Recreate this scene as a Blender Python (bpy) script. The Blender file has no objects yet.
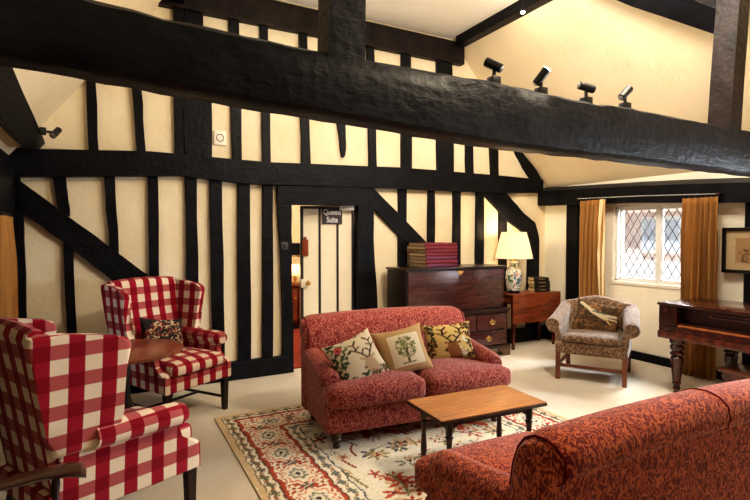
import bpy, bmesh, math, random
import numpy as np
from mathutils import Vector, Matrix
random.seed(7)
rng = np.random.default_rng(5)
C = bpy.context.scene.collection
R = math.radians

# ------------------------------------------------------------------ camera
H = 1.5; TH = R(28); PT = math.atan(14/500); FP = 500.0
rt = Vector((math.cos(TH), -math.sin(TH), 0))
fw = Vector((math.sin(TH)*math.cos(PT), math.cos(TH)*math.cos(PT), -math.sin(PT)))
upv = rt.cross(fw)
cam_d = bpy.data.cameras.new('camera'); cam = bpy.data.objects.new('camera', cam_d); C.objects.link(cam)
cam_d.sensor_width = 36; cam_d.lens = 24; cam_d.clip_start = 0.05
M3 = Matrix((rt, upv, -fw)).transposed()
cam.matrix_world = Matrix.Translation((0, 0, H)) @ M3.to_4x4()
bpy.context.scene.camera = cam

def at(px, py, axis, d):
    """measured photo point -> point on the plane axis=d (used to survey the walls)"""
    v = fw + rt*((px-375)/FP) + upv*((250-py)/FP)
    i = 'xyz'.index(axis); o = Vector((0, 0, H))
    return o + v*((d-o[i])/v[i])

# room numbers
XL, XR, YB, YF = -0.80, 5.65, 5.317, -2.6
ZE_L, ZE_R, ZC = 2.11, 2.20, 4.05
SL_L, SL_R = 1.287, 1.10
XCL = XL+(ZC-ZE_L)/SL_L; XCR = XR-(ZC-ZE_R)/SL_R

# ------------------------------------------------------------------ colour / materials
def lin(c):
    c = np.asarray(c, float)/255.0
    return np.where(c <= .04045, c/12.92, ((c+.055)/1.055)**2.4)
def L4(*c): return tuple(lin(c))+(1,)

class NT:
    def __init__(s, name):
        s.m = bpy.data.materials.new(name); s.m.use_nodes = True
        s.t = s.m.node_tree; s.n = s.t.nodes; s.n.clear()
        s.out = s.n.new('ShaderNodeOutputMaterial')
        s.b = s.n.new('ShaderNodeBsdfPrincipled'); s.lk(s.b.outputs[0], s.out.inputs[0])
    def lk(s, a, b): s.t.links.new(a, b)
    def node(s, typ, ins=None, **kw):
        n = s.n.new(typ)
        for k, v in kw.items(): setattr(n, k, v)
        for k, v in (ins or {}).items():
            if hasattr(v, 'is_output') or isinstance(v, bpy.types.NodeSocket): s.lk(v, n.inputs[k])
            else: n.inputs[k].default_value = v
        return n
    def math(s, op, a, b=0.0, c=0.0):
        n = s.n.new('ShaderNodeMath'); n.operation = op
        for i, v in enumerate((a, b, c)):
            if isinstance(v, bpy.types.NodeSocket): s.lk(v, n.inputs[i])
            else: n.inputs[i].default_value = v
        return n.outputs[0]
    def coord(s, kind='Object', scale=(1, 1, 1), rot=(0, 0, 0)):
        tc = s.n.new('ShaderNodeTexCoord'); mp = s.n.new('ShaderNodeMapping')
        mp.inputs['Scale'].default_value = scale; mp.inputs['Rotation'].default_value = rot
        s.lk(tc.outputs[kind], mp.inputs['Vector']); return mp.outputs[0]
    def noise(s, vec, scale, detail=4, rough=.55, dist=0):
        n = s.node('ShaderNodeTexNoise', {'Vector': vec, 'Scale': scale, 'Detail': detail, 'Roughness': rough, 'Distortion': dist})
        return n.outputs['Fac']
    def ramp(s, fac, stops, interp='LINEAR'):
        n = s.n.new('ShaderNodeValToRGB'); n.color_ramp.interpolation = interp
        e = n.color_ramp.elements
        while len(e) < len(stops): e.new(.5)
        for el, (p, c) in zip(e, stops): el.position = p; el.color = c
        s.lk(fac, n.inputs[0]); return n.outputs[0]
    def mix(s, fac, a, b, mode='MIX'):
        n = s.n.new('ShaderNodeMix'); n.data_type = 'RGBA'; n.blend_type = mode
        for i, v in ((0, fac), (6, a), (7, b)):
            if isinstance(v, bpy.types.NodeSocket): s.lk(v, n.inputs[i])
            else: n.inputs[i].default_value = v
        return n.outputs[2]
    def bump(s, h, strength=.3, dist=.01):
        n = s.node('ShaderNodeBump', {'Height': h, 'Strength': strength, 'Distance': dist})
        s.lk(n.outputs[0], s.b.inputs['Normal'])
    def set(s, **kw):
        for k, v in kw.items():
            k = k.replace('_', ' ')
            if isinstance(v, bpy.types.NodeSocket): s.lk(v, s.b.inputs[k])
            else: s.b.inputs[k].default_value = v
        return s.m

def plain(name, col, rough=.5, metal=0, spec=.5, var=.12, vscale=20, coat=0):
    t = NT(name); c = t.coord()
    n = t.noise(c, vscale)
    d = tuple(x*(1-var) for x in col[:3])+(1,); l = tuple(min(1, x*(1+var)) for x in col[:3])+(1,)
    return t.set(Base_Color=t.ramp(n, [(.3, d), (.7, l)]), Roughness=rough, Metallic=metal, Specular_IOR_Level=spec, Coat_Weight=coat)

def wood(name, dark, light, rough=.35, scale=(2, 14, 14), spec=.5, coat=0.0, bump=.1):
    t = NT(name); c = t.coord('Object', scale)
    n = t.noise(c, 3, 6, .6, 1.2)
    w = t.node('ShaderNodeTexWave', {'Vector': c, 'Scale': 1.3, 'Distortion': 6, 'Detail': 3, 'Detail Scale': 1.5}, bands_direction='Y').outputs['Fac']
    f = t.math('ADD', t.math('MULTIPLY', n, .65), t.math('MULTIPLY', w, .35))
    t.bump(f, bump, .004)
    blot = t.noise(t.coord(), 2.5, 2)
    col = t.ramp(f, [(.25, dark), (.75, light)])
    col = t.mix(t.math('MULTIPLY', blot, .5), col, tuple(x*.45 for x in dark[:3])+(1,))
    return t.set(Base_Color=col, Roughness=rough, Specular_IOR_Level=spec, Coat_Weight=coat, Coat_Roughness=.15)

def timber_mat(name='black_timber', k=(1, 1, 1)):
    t = NT(name); c = t.coord('Object', (3, 9, 9))
    n = t.noise(c, 3, 8, .65, .6); n2 = t.noise(t.coord(), 6, 5)
    v = t.node('ShaderNodeTexVoronoi', {'Vector': t.coord('Object', (4, 4, 4)), 'Scale': 5.0}).outputs['Distance']
    t.bump(t.math('ADD', n, t.math('MULTIPLY', v, .5)), .32, .02)
    return t.set(Base_Color=t.ramp(n2, [(.3, (.003*k[0], .003*k[1], .004*k[2], 1)), (.75, (.0105*k[0], .0105*k[1], .0145*k[2], 1))]),
                 Roughness=t.math('MULTIPLY_ADD', n, .35, .28), Specular_IOR_Level=.15)

def plaster_mat(name, c0, c1):
    t = NT(name); c = t.coord()
    n = t.noise(c, 1.6, 5, .6); n2 = t.noise(c, 30, 3); n3 = t.noise(c, 4, 3)
    t.bump(t.math('ADD', t.math('MULTIPLY', n2, .3), n3), .25, .03)
    return t.set(Base_Color=t.ramp(n, [(.3, c0), (.7, c1)]), Roughness=.9, Specular_IOR_Level=.15)

def gingham_mat(name):
    t = NT(name); c = t.coord('UV')
    s = t.node('ShaderNodeSeparateXYZ', {0: c})
    p = .128
    def stripe(o):
        f = t.math('FRACT', t.math('ADD', t.math('DIVIDE', o, p), .25))
        return t.ramp(f, [(0, (0, 0, 0, 1)), (.02, (0, 0, 0, 1)), (.04, (1, 1, 1, 1)), (.5, (1, 1, 1, 1)), (.52, (0, 0, 0, 1))])
    a, b = stripe(s.outputs[0]), stripe(s.outputs[1])
    weave = t.noise(t.coord('UV', (60, 300, 1)), 1, 2)
    base = t.mix(b, L4(224, 206, 184), L4(172, 88, 88))
    red = t.mix(b, L4(150, 26, 46), L4(128, 14, 34))
    col = t.mix(a, base, red)
    col = t.mix(t.math('MULTIPLY', weave, .18), col, (.02, .0, .0, 1))
    t.bump(t.noise(t.coord('UV', (500, 500, 1)), 1, 1), .08, .002)
    return t.set(Base_Color=col, Roughness=.95, Specular_IOR_Level=.08, Sheen_Weight=.1)

def scroll_mat(name, dark, light, scale=9.0, k=7.0, sheen=.15):
    t = NT(name); c = t.coord('Object', (1.25, 1.25, .72))
    n = t.noise(c, scale, 1.2, .45, .6)
    f = t.math('FRACT', t.math('MULTIPLY', n, k))
    g = t.math('ABSOLUTE', t.math('SUBTRACT', f, .5))
    f2 = t.math('FRACT', t.math('MULTIPLY', t.noise(c, scale*2.2, 1, .4), k*.7))
    g2 = t.math('ABSOLUTE', t.math('SUBTRACT', f2, .5))
    h = t.math('ADD', t.math('MULTIPLY', g, .65), t.math('MULTIPLY', g2, .35))
    col = t.ramp(h, [(.20, dark), (.36, light)])
    t.bump(h, .15, .004)
    return t.set(Base_Color=col, Roughness=.85, Specular_IOR_Level=.15, Sheen_Weight=sheen)

def painted(name, rough=.9, bump=60):
    t = NT(name)
    a = t.node('ShaderNodeAttribute', attribute_name='Col')
    n = t.noise(t.coord(), bump*4, 2); t.bump(n, .25, .004)
    col = t.mix(t.math('MULTIPLY', n, .22), a.outputs['Color'], (.02, .015, .01, 1))
    return t.set(Base_Color=col, Roughness=rough, Specular_IOR_Level=.1)

M = {}
M['timber'] = timber_mat()
M['browntimber'] = timber_mat('brown_timber', (2.6, 1.7, 1.1))
M['plaster'] = plaster_mat('cream_plaster', L4(228, 211, 176), L4(240, 228, 202))
def ceil_mat():
    t = NT('ceiling_plaster'); n = t.noise(t.coord(), 1.6, 5, .6)
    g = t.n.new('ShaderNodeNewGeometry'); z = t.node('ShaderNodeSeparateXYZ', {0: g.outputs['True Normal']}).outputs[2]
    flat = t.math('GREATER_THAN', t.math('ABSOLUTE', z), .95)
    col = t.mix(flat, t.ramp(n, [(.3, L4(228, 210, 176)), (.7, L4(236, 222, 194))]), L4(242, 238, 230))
    t.bump(t.noise(t.coord('Object', (1, 3, 1)), 9, 3), .2, .03)
    return t.set(Base_Color=col, Roughness=.9, Specular_IOR_Level=.15)
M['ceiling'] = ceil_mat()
M['dimplaster'] = plaster_mat('shade_darkened_plaster', L4(104, 90, 70), L4(120, 104, 82))  # darker copy of the cream plaster, shade put into its colour to cut bounce
M['offwhite'] = plaster_mat('off_white_plaster', L4(240, 232, 212), L4(248, 242, 226))
def carpet_mat():
    t = NT('beige_carpet'); c = t.coord()
    n = t.noise(c, 1.1, 4, .6, .5); n2 = t.noise(c, 160, 2)
    t.bump(n2, .35, .006)
    col = t.ramp(n, [(.3, L4(200, 190, 173)), (.7, L4(222, 213, 198))])
    col = t.mix(t.math('MULTIPLY', n2, .25), col, L4(150, 132, 106))
    return t.set(Base_Color=col, Roughness=.95, Specular_IOR_Level=.08)
M['carpet'] = carpet_mat()
M['redcarpet'] = plain('red_carpet', L4(150, 70, 55), .95, spec=.1)
M['gingham'] = gingham_mat('red_gingham')
M['sofa'] = scroll_mat('red_scroll_fabric', L4(112, 38, 34), L4(172, 100, 86), 20, 6.5)
M['sofa_near'] = scroll_mat('rust_scroll_fabric', L4(100, 28, 24), L4(176, 92, 58), 21, 6.0)
M['camel'] = scroll_mat('brown_damask', L4(92, 68, 52), L4(146, 120, 94), 17.0, 5.0, .35)
M['piping'] = plain('dark_red_piping', L4(92, 18, 18), .9, spec=.1)
M['ginghampiping'] = plain('red_piping', L4(140, 24, 40), .9, spec=.1)
M['mahogany'] = wood('mahogany', L4(58, 20, 12), L4(112, 46, 26), .25, (14, 2, 14), coat=.3)
M['mahogany_x'] = wood('mahogany_along', L4(88, 34, 18), L4(158, 80, 44), .28, (2, 14, 14), coat=.3)
M['darkwood'] = wood('dark_oak', L4(30, 16, 13), L4(66, 34, 28), .3, (2, 12, 12), coat=.25)
M['chestfront'] = wood('chest_mahogany', L4(58, 30, 30), L4(98, 54, 50), .22, (1.5, 10, 10), coat=.4)
M['chestside'] = wood('chest_side', L4(24, 13, 11), L4(46, 24, 19), .4, (10, 10, 1.5))
M['oak'] = wood('honey_oak', L4(122, 72, 38), L4(208, 146, 88), .38, (1.6, 13, 13), coat=.15)
M['oakdark'] = wood('aged_oak', L4(48, 32, 22), L4(84, 56, 36), .45, (6, 6, 3))
M['leg'] = wood('black_mahogany', L4(22, 12, 12), L4(46, 22, 20), .35, (8, 8, 2))
M['redleg'] = wood('red_brown_leg', L4(96, 48, 28), L4(146, 82, 50), .4, (8, 8, 2))
M['piano'] = wood('rosewood', L4(38, 15, 12), L4(78, 32, 22), .18, (12, 2, 12), coat=.5)
M['pianorail'] = wood('rosewood_rail', L4(64, 26, 18), L4(112, 52, 32), .25, (12, 2, 12), coat=.4)
M['slip'] = wood('light_slip', L4(150, 84, 44), L4(190, 118, 66), .35, (12, 2, 12))
M['brass'] = plain('brass', L4(212, 174, 104), .35, .6, var=.05)
M['steel'] = plain('satin_steel', L4(200, 200, 198), .35, .35, var=.05)
M['black'] = plain('black_paint', (.008, .008, .008, 1), .35, var=.1)
M['blackgloss'] = plain('black_gloss', (.012, .009, .008, 1), .2, var=.1)
M['strip'] = plain('dark_grey_strip', L4(48, 46, 52), .4, var=.1)
M['white'] = plain('white_paint', L4(238, 232, 216), .4, var=.02)
M['cream'] = plain('door_cream', L4(244, 234, 210), .45, var=.03, vscale=4)
M['cream2'] = plain('aged_paper', L4(206, 190, 150), .9, var=.12, vscale=60)
M['stone'] = plain('pale_window_stone', L4(226, 226, 222), .6, var=.03)
M['lead'] = plain('lead', L4(88, 70, 60), .6, .3, var=.1)
M['bookred'] = plain('maroon_cloth', L4(112, 26, 44), .6, var=.2, vscale=30)
M['bookpurple'] = plain('plum_cloth', L4(96, 34, 66), .5, var=.2, vscale=30)
M['bookblack'] = plain('black_leather', L4(30, 28, 28), .4, var=.2)
M['gilt'] = plain('gilt', L4(200, 176, 120), .4, .6, var=.1)
M['rustplate'] = plain('copper_brown', L4(136, 66, 36), .4, .2, var=.2)
M['greyplate'] = plain('grey_plate', L4(70, 70, 72), .45, .5, var=.05)
M['signdark'] = plain('sign_dark', L4(62, 54, 60), .5, var=.08)
M['signtext'] = plain('sign_lettering', L4(206, 204, 206), .5, var=.02)
M['bracketwood'] = wood('pale_bracket', L4(88, 60, 44), L4(126, 92, 68), .4)
def curtain_mat():
    t = NT('gold_curtain'); c = t.coord('Object', (30, 30, 2))
    n = t.noise(c, .6, 2); n2 = t.noise(t.coord(), 300, 1)
    t.bump(n2, .2, .003)
    m = t.set(Base_Color=t.ramp(n, [(.3, L4(164, 116, 64)), (.7, L4(194, 146, 88))]), Roughness=.85, Specular_IOR_Level=.15)
    tr = t.node('ShaderNodeBsdfTranslucent', {'Color': L4(220, 170, 100)})
    mx = t.node('ShaderNodeMixShader', {0: .25, 1: t.b.outputs[0], 2: tr.outputs[0]})
    t.lk(mx.outputs[0], t.out.inputs[0]); return m
M['curtain'] = curtain_mat()
M['lining'] = plain('curtain_lining', L4(238, 220, 176), .9, var=.05)
def glass_mat():
    t = NT('window_glass')
    tr = t.node('ShaderNodeBsdfTransparent', {'Color': (.96, .98, 1, 1)})
    gl = t.node('ShaderNodeBsdfGlossy', {'Color': (1, 1, 1, 1), 'Roughness': .03})
    fr = t.node('ShaderNodeFresnel', {'IOR': 1.25})
    mx = t.node('ShaderNodeMixShader', {0: fr.outputs[0], 1: tr.outputs[0], 2: gl.outputs[0]})
    t.lk(mx.outputs[0], t.out.inputs[0]); return t.m
M['glass'] = glass_mat()
def emit_mat(name, col, st):
    t = NT(name); return t.set(Base_Color=col, Emission_Color=col, Emission_Strength=st)
M['lit_lens'] = emit_mat('lit_lens', (1, .82, .55, 1), 40)
M['lens'] = plain('spot_lens', L4(220, 214, 200), .1, .4, var=.02)
def shade_mat():
    t = NT('lamp_shade_fabric')
    t.set(Base_Color=L4(248, 240, 222), Roughness=.9, Emission_Color=(1, .86, .64, 1), Emission_Strength=.22)
    tr = t.node('ShaderNodeBsdfTranslucent', {'Color': L4(255, 240, 212)})
    mx = t.node('ShaderNodeMixShader', {0: .45, 1: t.b.outputs[0], 2: tr.outputs[0]})
    t.lk(mx.outputs[0], t.out.inputs[0]); return t.m
M['shade'] = shade_mat()
def vase_mat():
    t = NT('painted_porcelain'); c = t.coord()
    n = t.noise(c, 16, 3, .5, .8); n2 = t.noise(t.coord('Object', (1, 1, 1), (1, 2, 3)), 24, 2)
    col = t.ramp(n, [(0, L4(60, 90, 120)), (.40, L4(92, 124, 140)), (.45, L4(226, 226, 214)), (.58, L4(232, 230, 220)), (.62, L4(96, 130, 96))])
    col = t.mix(t.ramp(n2, [(.62, (0, 0, 0, 1)), (.66, (1, 1, 1, 1))]), col, L4(176, 92, 66))
    return t.set(Base_Color=col, Roughness=.12, Coat_Weight=.5)
M['vase'] = vase_mat()
def brick_mat():
    t = NT('pale_brick')
    b = t.node('ShaderNodeTexBrick', {'Vector': t.coord('UV'), 'Color1': L4(238, 214, 204), 'Color2': L4(232, 202, 190), 'Mortar': L4(236, 228, 216), 'Scale': 4.0})
    return t.set(Base_Color=b.outputs['Color'], Roughness=.9)
M['brick'] = brick_mat()
M['paint_rug'] = painted('woven_rug', .95)
M['paint_fab'] = painted('tapestry', .95)
M['print'] = painted('old_print', .6)

# ------------------------------------------------------------------ mesh helpers
def box(bm, c, s, bev=0, seg=2, rot=None):
    g = bmesh.ops.create_cube(bm, size=1); vs = g['verts']
    for v in vs:
        p = Vector((v.co.x*s[0], v.co.y*s[1], v.co.z*s[2]))
        if rot: p = rot @ p
        v.co = p + Vector(c)
    if bev:
        es = list({e for v in vs for e in v.link_edges})
        bmesh.ops.bevel(bm, geom=es, offset=bev, segments=seg, affect='EDGES', profile=.6)
    return vs
def box2(bm, a, b, bev=0, seg=2):
    return box(bm, [(a[i]+b[i])/2 for i in range(3)], [abs(b[i]-a[i]) for i in range(3)], bev, seg)
def loft(bm, rings, closed=True, caps=True):
    vr = [[bm.verts.new(p) for p in r] for r in rings]
    n = len(vr[0])
    for a, b in zip(vr, vr[1:]):
        for i in range(n if closed else n-1):
            j = (i+1) % n
            bm.faces.new((a[i], a[j], b[j], b[i]))
    if caps and closed:
        bm.faces.new(vr[0][::-1]); bm.faces.new(vr[-1])
    return vr
def lathe(bm, prof, c=(0, 0, 0), seg=20, fn=None):
    rings = []
    for r, z in prof:
        ring = []
        for i in range(seg):
            a = 2*math.pi*i/seg
            rr = r*(fn(a, z) if fn else 1)
            ring.append((c[0]+rr*math.cos(a), c[1]+rr*math.sin(a), c[2]+z))
        rings.append(ring)
    return loft(bm, rings)
def tube(bm, pts, r, seg=8, caps=True):
    pts = [Vector(p) for p in pts]; rings = []
    for i, p in enumerate(pts):
        d = (pts[min(i+1, len(pts)-1)]-pts[max(i-1, 0)]).normalized()
        u = d.cross(Vector((0, 0, 1)) if abs(d.z) < .9 else Vector((1, 0, 0))).normalized(); w = d.cross(u)
        rr = r[i] if isinstance(r, (list, tuple)) else r
        rings.append([p+u*rr*math.cos(2*math.pi*k/seg)+w*rr*math.sin(2*math.pi*k/seg) for k in range(seg)])
    return loft(bm, rings, True, caps)
def prism(bm, pts, ext, bev=0, seg=2):
    a = [bm.verts.new(p) for p in pts]; b = [bm.verts.new(Vector(p)+Vector(ext)) for p in pts]
    n = len(a); fs = [bm.faces.new(a), bm.faces.new(b[::-1])]
    for i in range(n): bm.faces.new((a[i], b[i], b[(i+1) % n], a[(i+1) % n]))
    if bev:
        es = list({e for f in fs for e in f.edges})
        bmesh.ops.bevel(bm, geom=es, offset=bev, segments=seg, affect='EDGES', profile=.5)
    return a+b
def softbox(bm, a, b, r=.04, puff=0, cuts=9, fn=None, side=0):
    c = Vector([(a[i]+b[i])/2 for i in range(3)]); h = Vector([abs(b[i]-a[i])/2 for i in range(3)])
    r = min(r, min(h)*.98)
    n0 = len(bm.verts); g = bmesh.ops.create_cube(bm, size=2); bm.verts.ensure_lookup_table()
    es = list({e for v in g['verts'] for e in v.link_edges})
    bmesh.ops.subdivide_edges(bm, edges=es, cuts=cuts, use_grid_fill=True)
    bm.verts.ensure_lookup_table()
    for v in list(bm.verts)[n0:]:
        q = v.co.copy()
        q = Vector([math.copysign(abs(x)**.75, x) for x in q])
        p = Vector((q.x*h.x, q.y*h.y, q.z*h.z))
        inn = Vector([max(-(h[i]-r), min(h[i]-r, p[i])) for i in range(3)])
        d = p-inn
        if d.length > 1e-6: p = inn+d.normalized()*r
        fx, fy = 1-(p.x/h.x)**2, 1-(p.y/h.y)**2
        if puff: p.z += puff*max(0, fx)*max(0, fy)*(1 if p.z > 0 else -.4)*abs(p.z/h.z)
        if side: p.y -= side*max(0, fx)*max(0, 1-(p.z/h.z)**2)*(1 if p.y < 0 else 0)
        p += c
        v.co = fn(p) if fn else p

def uvbox(bm, k=1.0):
    uv = bm.loops.layers.uv.verify()
    for f in bm.faces:
        n = f.normal; ax = max(range(3), key=lambda i: abs(n[i]))
        for l in f.loops:
            p = l.vert.co
            l[uv].uv = ((p.y, p.z), (p.x, p.z), (p.x, p.y))[ax]
SMOOTH_ANGLE = R(40)
def mk(name, bm, mat, parent=None, smooth=True, keepnorm=False):
    bm.normal_update()
    if not keepnorm: bmesh.ops.recalc_face_normals(bm, faces=bm.faces)
    bm.normal_update(); uvbox(bm)
    me = bpy.data.meshes.new(name); bm.to_mesh(me); bm.free()
    if isinstance(mat, (list, tuple)):
        for m in mat: me.materials.append(m)
    else: me.materials.append(mat)
    o = bpy.data.objects.new(name, me); C.objects.link(o)
    if parent: o.parent = parent
    if smooth:
        me.shade_smooth()
        me.set_sharp_from_angle(angle=SMOOTH_ANGLE)
    return o
def tag(o, label=None, cat=None, group=None, kind=None):
    if label: o['label'] = label
    if cat: o['category'] = cat
    if group: o['group'] = group
    if kind: o['kind'] = kind
    return o
def thing(name, label, cat, loc=(0, 0, 0), rz=0, group=None):
    o = bpy.data.objects.new(name, None); C.objects.link(o); o.empty_display_size = .1
    o.location = loc; o.rotation_euler = (0, 0, rz)
    return tag(o, label, cat, group)
def struct(name, bm, mat, label=None, cat=None, smooth=False, parent=None):
    o = mk(name, bm, mat, parent, smooth)
    if parent is None: tag(o, label, cat, kind='structure')
    return o
def dup(root, loc, rz, label, group=None):
    r = root.copy(); C.objects.link(r); r.location = loc; r.rotation_euler = (0, 0, rz); r['label'] = label
    if group: r['group'] = group
    for ch in list(root.children):
        c = ch.copy(); C.objects.link(c); c.parent = r
        for g in list(ch.children):
            d = g.copy(); C.objects.link(d); d.parent = c
    return r
B = bmesh.new
def lerp(a, b, t): return a+(b-a)*t
def interp(x, xs, ys): return float(np.interp(x, xs, ys))
def sm(a, b, x):
    t = max(0, min(1, (x-a)/(b-a))); return t*t*(3-2*t)

# ================================================================== THE ROOM SHELL
bm = B(); box2(bm, (XL-.3, YF-.3, -.1), (XR+.3, YB+.06, 0)); struct('floor', bm, M['carpet'], 'pale beige carpeted floor', 'floor')

# back wall with door opening
DX0, DX1, DZ = 1.775, 2.60, 2.03
bm = B()
box2(bm, (XL-.3, YB, 0), (DX0, YB+.12, DZ)); box2(bm, (DX1, YB, 0), (XR+.3, YB+.12, DZ)); box2(bm, (XL-.3, YB, DZ), (XR+.3, YB+.12, ZC+.1))
struct('wall_back', bm, M['plaster'], 'cream plaster back wall between black timbers', 'wall')
# right wall with two windows
W1 = (3.06, 4.19, .93, 1.87); W2 = (1.0, 2.2, .90, 1.84)
def wall_x(x0, x1, wins, ztop):
    bm = B(); y = YF-.3
    for (a, b, z0, z1) in sorted(wins):
        box2(bm, (x0, y, 0), (x1, a, ztop)); box2(bm, (x0, a, 0), (x1, b, z0)); box2(bm, (x0, a, z1), (x1, b, ztop)); y = b
    box2(bm, (x0, y, 0), (x1, YB+.1, ztop)); return bm
struct('wall_right', wall_x(XR, XR+.22, [W1, W2], ZE_R+.1), M['offwhite'], 'cream right wall with leaded window', 'wall')
W3 = (3.3, 4.55, .8, 1.65)
struct('wall_left', wall_x(XL-.22, XL, [W3], ZE_L+.1), M['dimplaster'], 'left wall in shade-darkened plaster behind gold curtain', 'wall')
bm = B(); box2(bm, (XL-.3, YF-.15, 0), (XR+.3, YF, ZC+.1)); struct('wall_front', bm, M['dimplaster'], 'wall in shade-darkened plaster opposite the timbered wall', 'wall')
# ceiling: two slopes and a flat
bm = B()
prof = [(XL-.05, ZE_L-.05*SL_L), (XCL, ZC), (XCR, ZC), (XR+.05, ZE_R-.05*SL_R)]
outer = [(XL-.05-.1, ZE_L+.05), (XCL-.06, ZC+.12), (XCR+.06, ZC+.12), (XR+.15, ZE_R+.05)]
loft(bm, [[(x, y, z) for x, z in prof+outer[::-1]] for y in (YF-.1, YB+.02)])
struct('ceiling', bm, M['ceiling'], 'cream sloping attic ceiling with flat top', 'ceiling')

tn = [0]
def trim(bm, label, mat=None, smooth=False):
    tn[0] += 1
    return struct('trim_%d' % tn[0], bm, mat or M['timber'], label, 'timber', smooth)
def wob(a, b, n=6, amp=.006):
    """a wavering hand-hewn edge from a to b (x,z)"""
    out = []
    for i in range(n+1):
        t = i/n; j = 0 if i in (0, n) else random.uniform(-amp, amp)
        out.append((lerp(a[0], b[0], t)+j, lerp(a[1], b[1], t)+(0 if i in (0, n) else random.uniform(-amp, amp)*.4)))
    return out
def wpoly(pix, y0=YB-.045, y1=YB+.01, amp=.006, n=5):
    """survey a timber's outline on the back wall -> hewn slab standing proud of the plaster"""
    w = [at(px, py, 'y', YB-.04) for px, py in pix]; w = [(p.x, p.z) for p in w]
    pts = []
    for i in range(len(w)):
        pts += wob(w[i], w[(i+1) % len(w)], n, amp)[:-1]
    bm = B(); prism(bm, [(x, y0, z) for x, z in pts], (0, y1-y0, 0), .006, 1); return bm
def stud(x0t, x1t, yt, x0b, x1b, yb): return wpoly([(x0t, yt), (x1t, yt), (x1b, yb), (x0b, yb)])
ordn = ['first', 'second', 'third', 'fourth', 'fifth', 'sixth', 'seventh', 'eighth', 'ninth', 'tenth', 'eleventh', 'twelfth']
# mid rail
bm = wpoly([(-6, 148), (60, 150), (150, 152), (272, 163), (400, 168), (500, 176), (541, 180), (541, 193), (500, 193), (400, 189), (245, 184), (180, 176), (90, 177), (-6, 177)], y0=YB-.09, n=3)
trim(bm, 'long black horizontal rail across the timbered back wall')
# collar at the top of the wall
bm = B(); box2(bm, (XCL-.35, YB-.10, 3.715), (XCR+.12, YB, 3.99), .012); trim(bm, 'dark brown collar beam at the top of the back wall', M['browntimber'])
up_studs = [(86, 95, 70, 89, 99, 153), (130, 140, 70, 137, 146, 153), (173, 184, -3, 175, 184, 158), (184.5, 203, -3, 184.5, 202, 158), (202, 211, 60, 202, 212, 158),
            (229, 239, 15, 233, 242, 160), (260, 268, 20, 263, 271, 164), (299, 307, 30, 302, 311, 166),
            (367, 374, 40, 370, 377, 168), (402, 411, 45, 402, 412, 170), (437, 452, 55, 438, 454, 173), (466, 472, 100, 467, 474, 176), (490, 497, 120, 492, 499, 178)]
for i, s in enumerate(up_studs):
    trim(stud(*s), ('broad black post between two studs above the back wall rail' if i == 3 else '%s black upright stud from the left in the upper wall row' % (ordn[i if i < 3 else i-1])))
trim(wpoly([(337, 118), (345, 118), (346, 150), (344.5, 157), (342.5, 157)]), 'short pointed timber peg on the upper wall panel')
trim(wpoly([(513, 147), (520, 150), (535, 168), (543, 183), (534, 183), (524, 168)]), 'curved black rafter end at the right top of the back wall')
low = [((53, 66, 177, 59, 70, 216), 'left'), ((63, 73, 238, 69, 79, 392), 'left'), ((104, 115, 176, 110, 119, 262), ''), ((113, 122, 270, 117, 126, 392), ''), ((148, 158, 176, 151, 161, 384), ''), ((185, 197, 176, 187, 199, 380), ''),
       ((210, 222, 180, 213, 225, 378), ''), ((238, 250, 182, 239, 251, 375), ''), ((263, 273, 184, 263, 273, 372), '')]
for i, (s, _) in enumerate(low): trim(stud(*s), '%s black upright stud piece from the left in the lower wall row' % ordn[i])
trim(wpoly([(3, 177), (20, 177), (24, 240), (30, 412), (12, 412)]), 'leaning black corner post at the left end of the back wall')
trim(wpoly([(8, 176), (14, 176), (80, 225), (152, 278), (113, 281), (70, 247), (20, 211)], y0=YB-.055), 'broad black diagonal brace at the left of the back wall')
trim(wpoly([(277, 187), (291, 187), (291, 260), (293, 375), (284, 375), (281, 260)], y0=YB-.07, y1=YB+.12), 'black left door post')
trim(wpoly([(357, 187), (372, 187), (373, 250), (378, 330), (378, 366), (357, 366)], y0=YB-.07, y1=YB+.12), 'black right door post')
trim(wpoly([(277, 186), (373, 187), (373, 206), (277, 204)], y0=YB-.075, y1=YB+.12, amp=.003), 'black timber head above the door')
trim(wpoly([(367, 188), (373, 188), (427, 243), (427, 250), (414, 250), (372, 207)], y0=YB-.055), 'black diagonal brace running down from the door head')
for i, s in enumerate([(399, 407, 188, 399, 406, 357), (429, 435, 189, 428, 434, 353), (454, 461, 191, 453, 460, 350), (477, 484, 192, 476, 483, 346), (500, 507, 193, 500, 507, 343)]):
    trim(stud(*s), '%s black upright stud to the right of the door' % ordn[i])
trim(wpoly([(482, 192), (505, 192), (524, 214), (535, 223), (539, 240), (538, 338), (527, 338), (529, 245), (523, 232), (507, 220)], y0=YB-.055), 'curved black knee brace behind the lamp')
# sill / plinth of the back wall
for a, b, l in ((XL, DX0-.06, 'left'), (DX1+.1, XR, 'right')):
    bm = B(); box2(bm, (a, YB-.085, 0), (b, YB, .19), .01); tn[0] += 0
    struct('baseboard_back_'+l, bm, M['timber'], 'black timber sill along the %s of the back wall' % l, 'baseboard')
bm = B(); box2(bm, (XR-.03, YF, 0), (XR, YB, .10), .006); struct('baseboard_right', bm, M['timber'], 'black baseboard along the right wall', 'baseboard')
bm = B(); box2(bm, (XL, YF, 0), (XL+.03, YB, .10), .006); struct('baseboard_left', bm, M['timber'], 'black baseboard along the left wall', 'baseboard')

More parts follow.
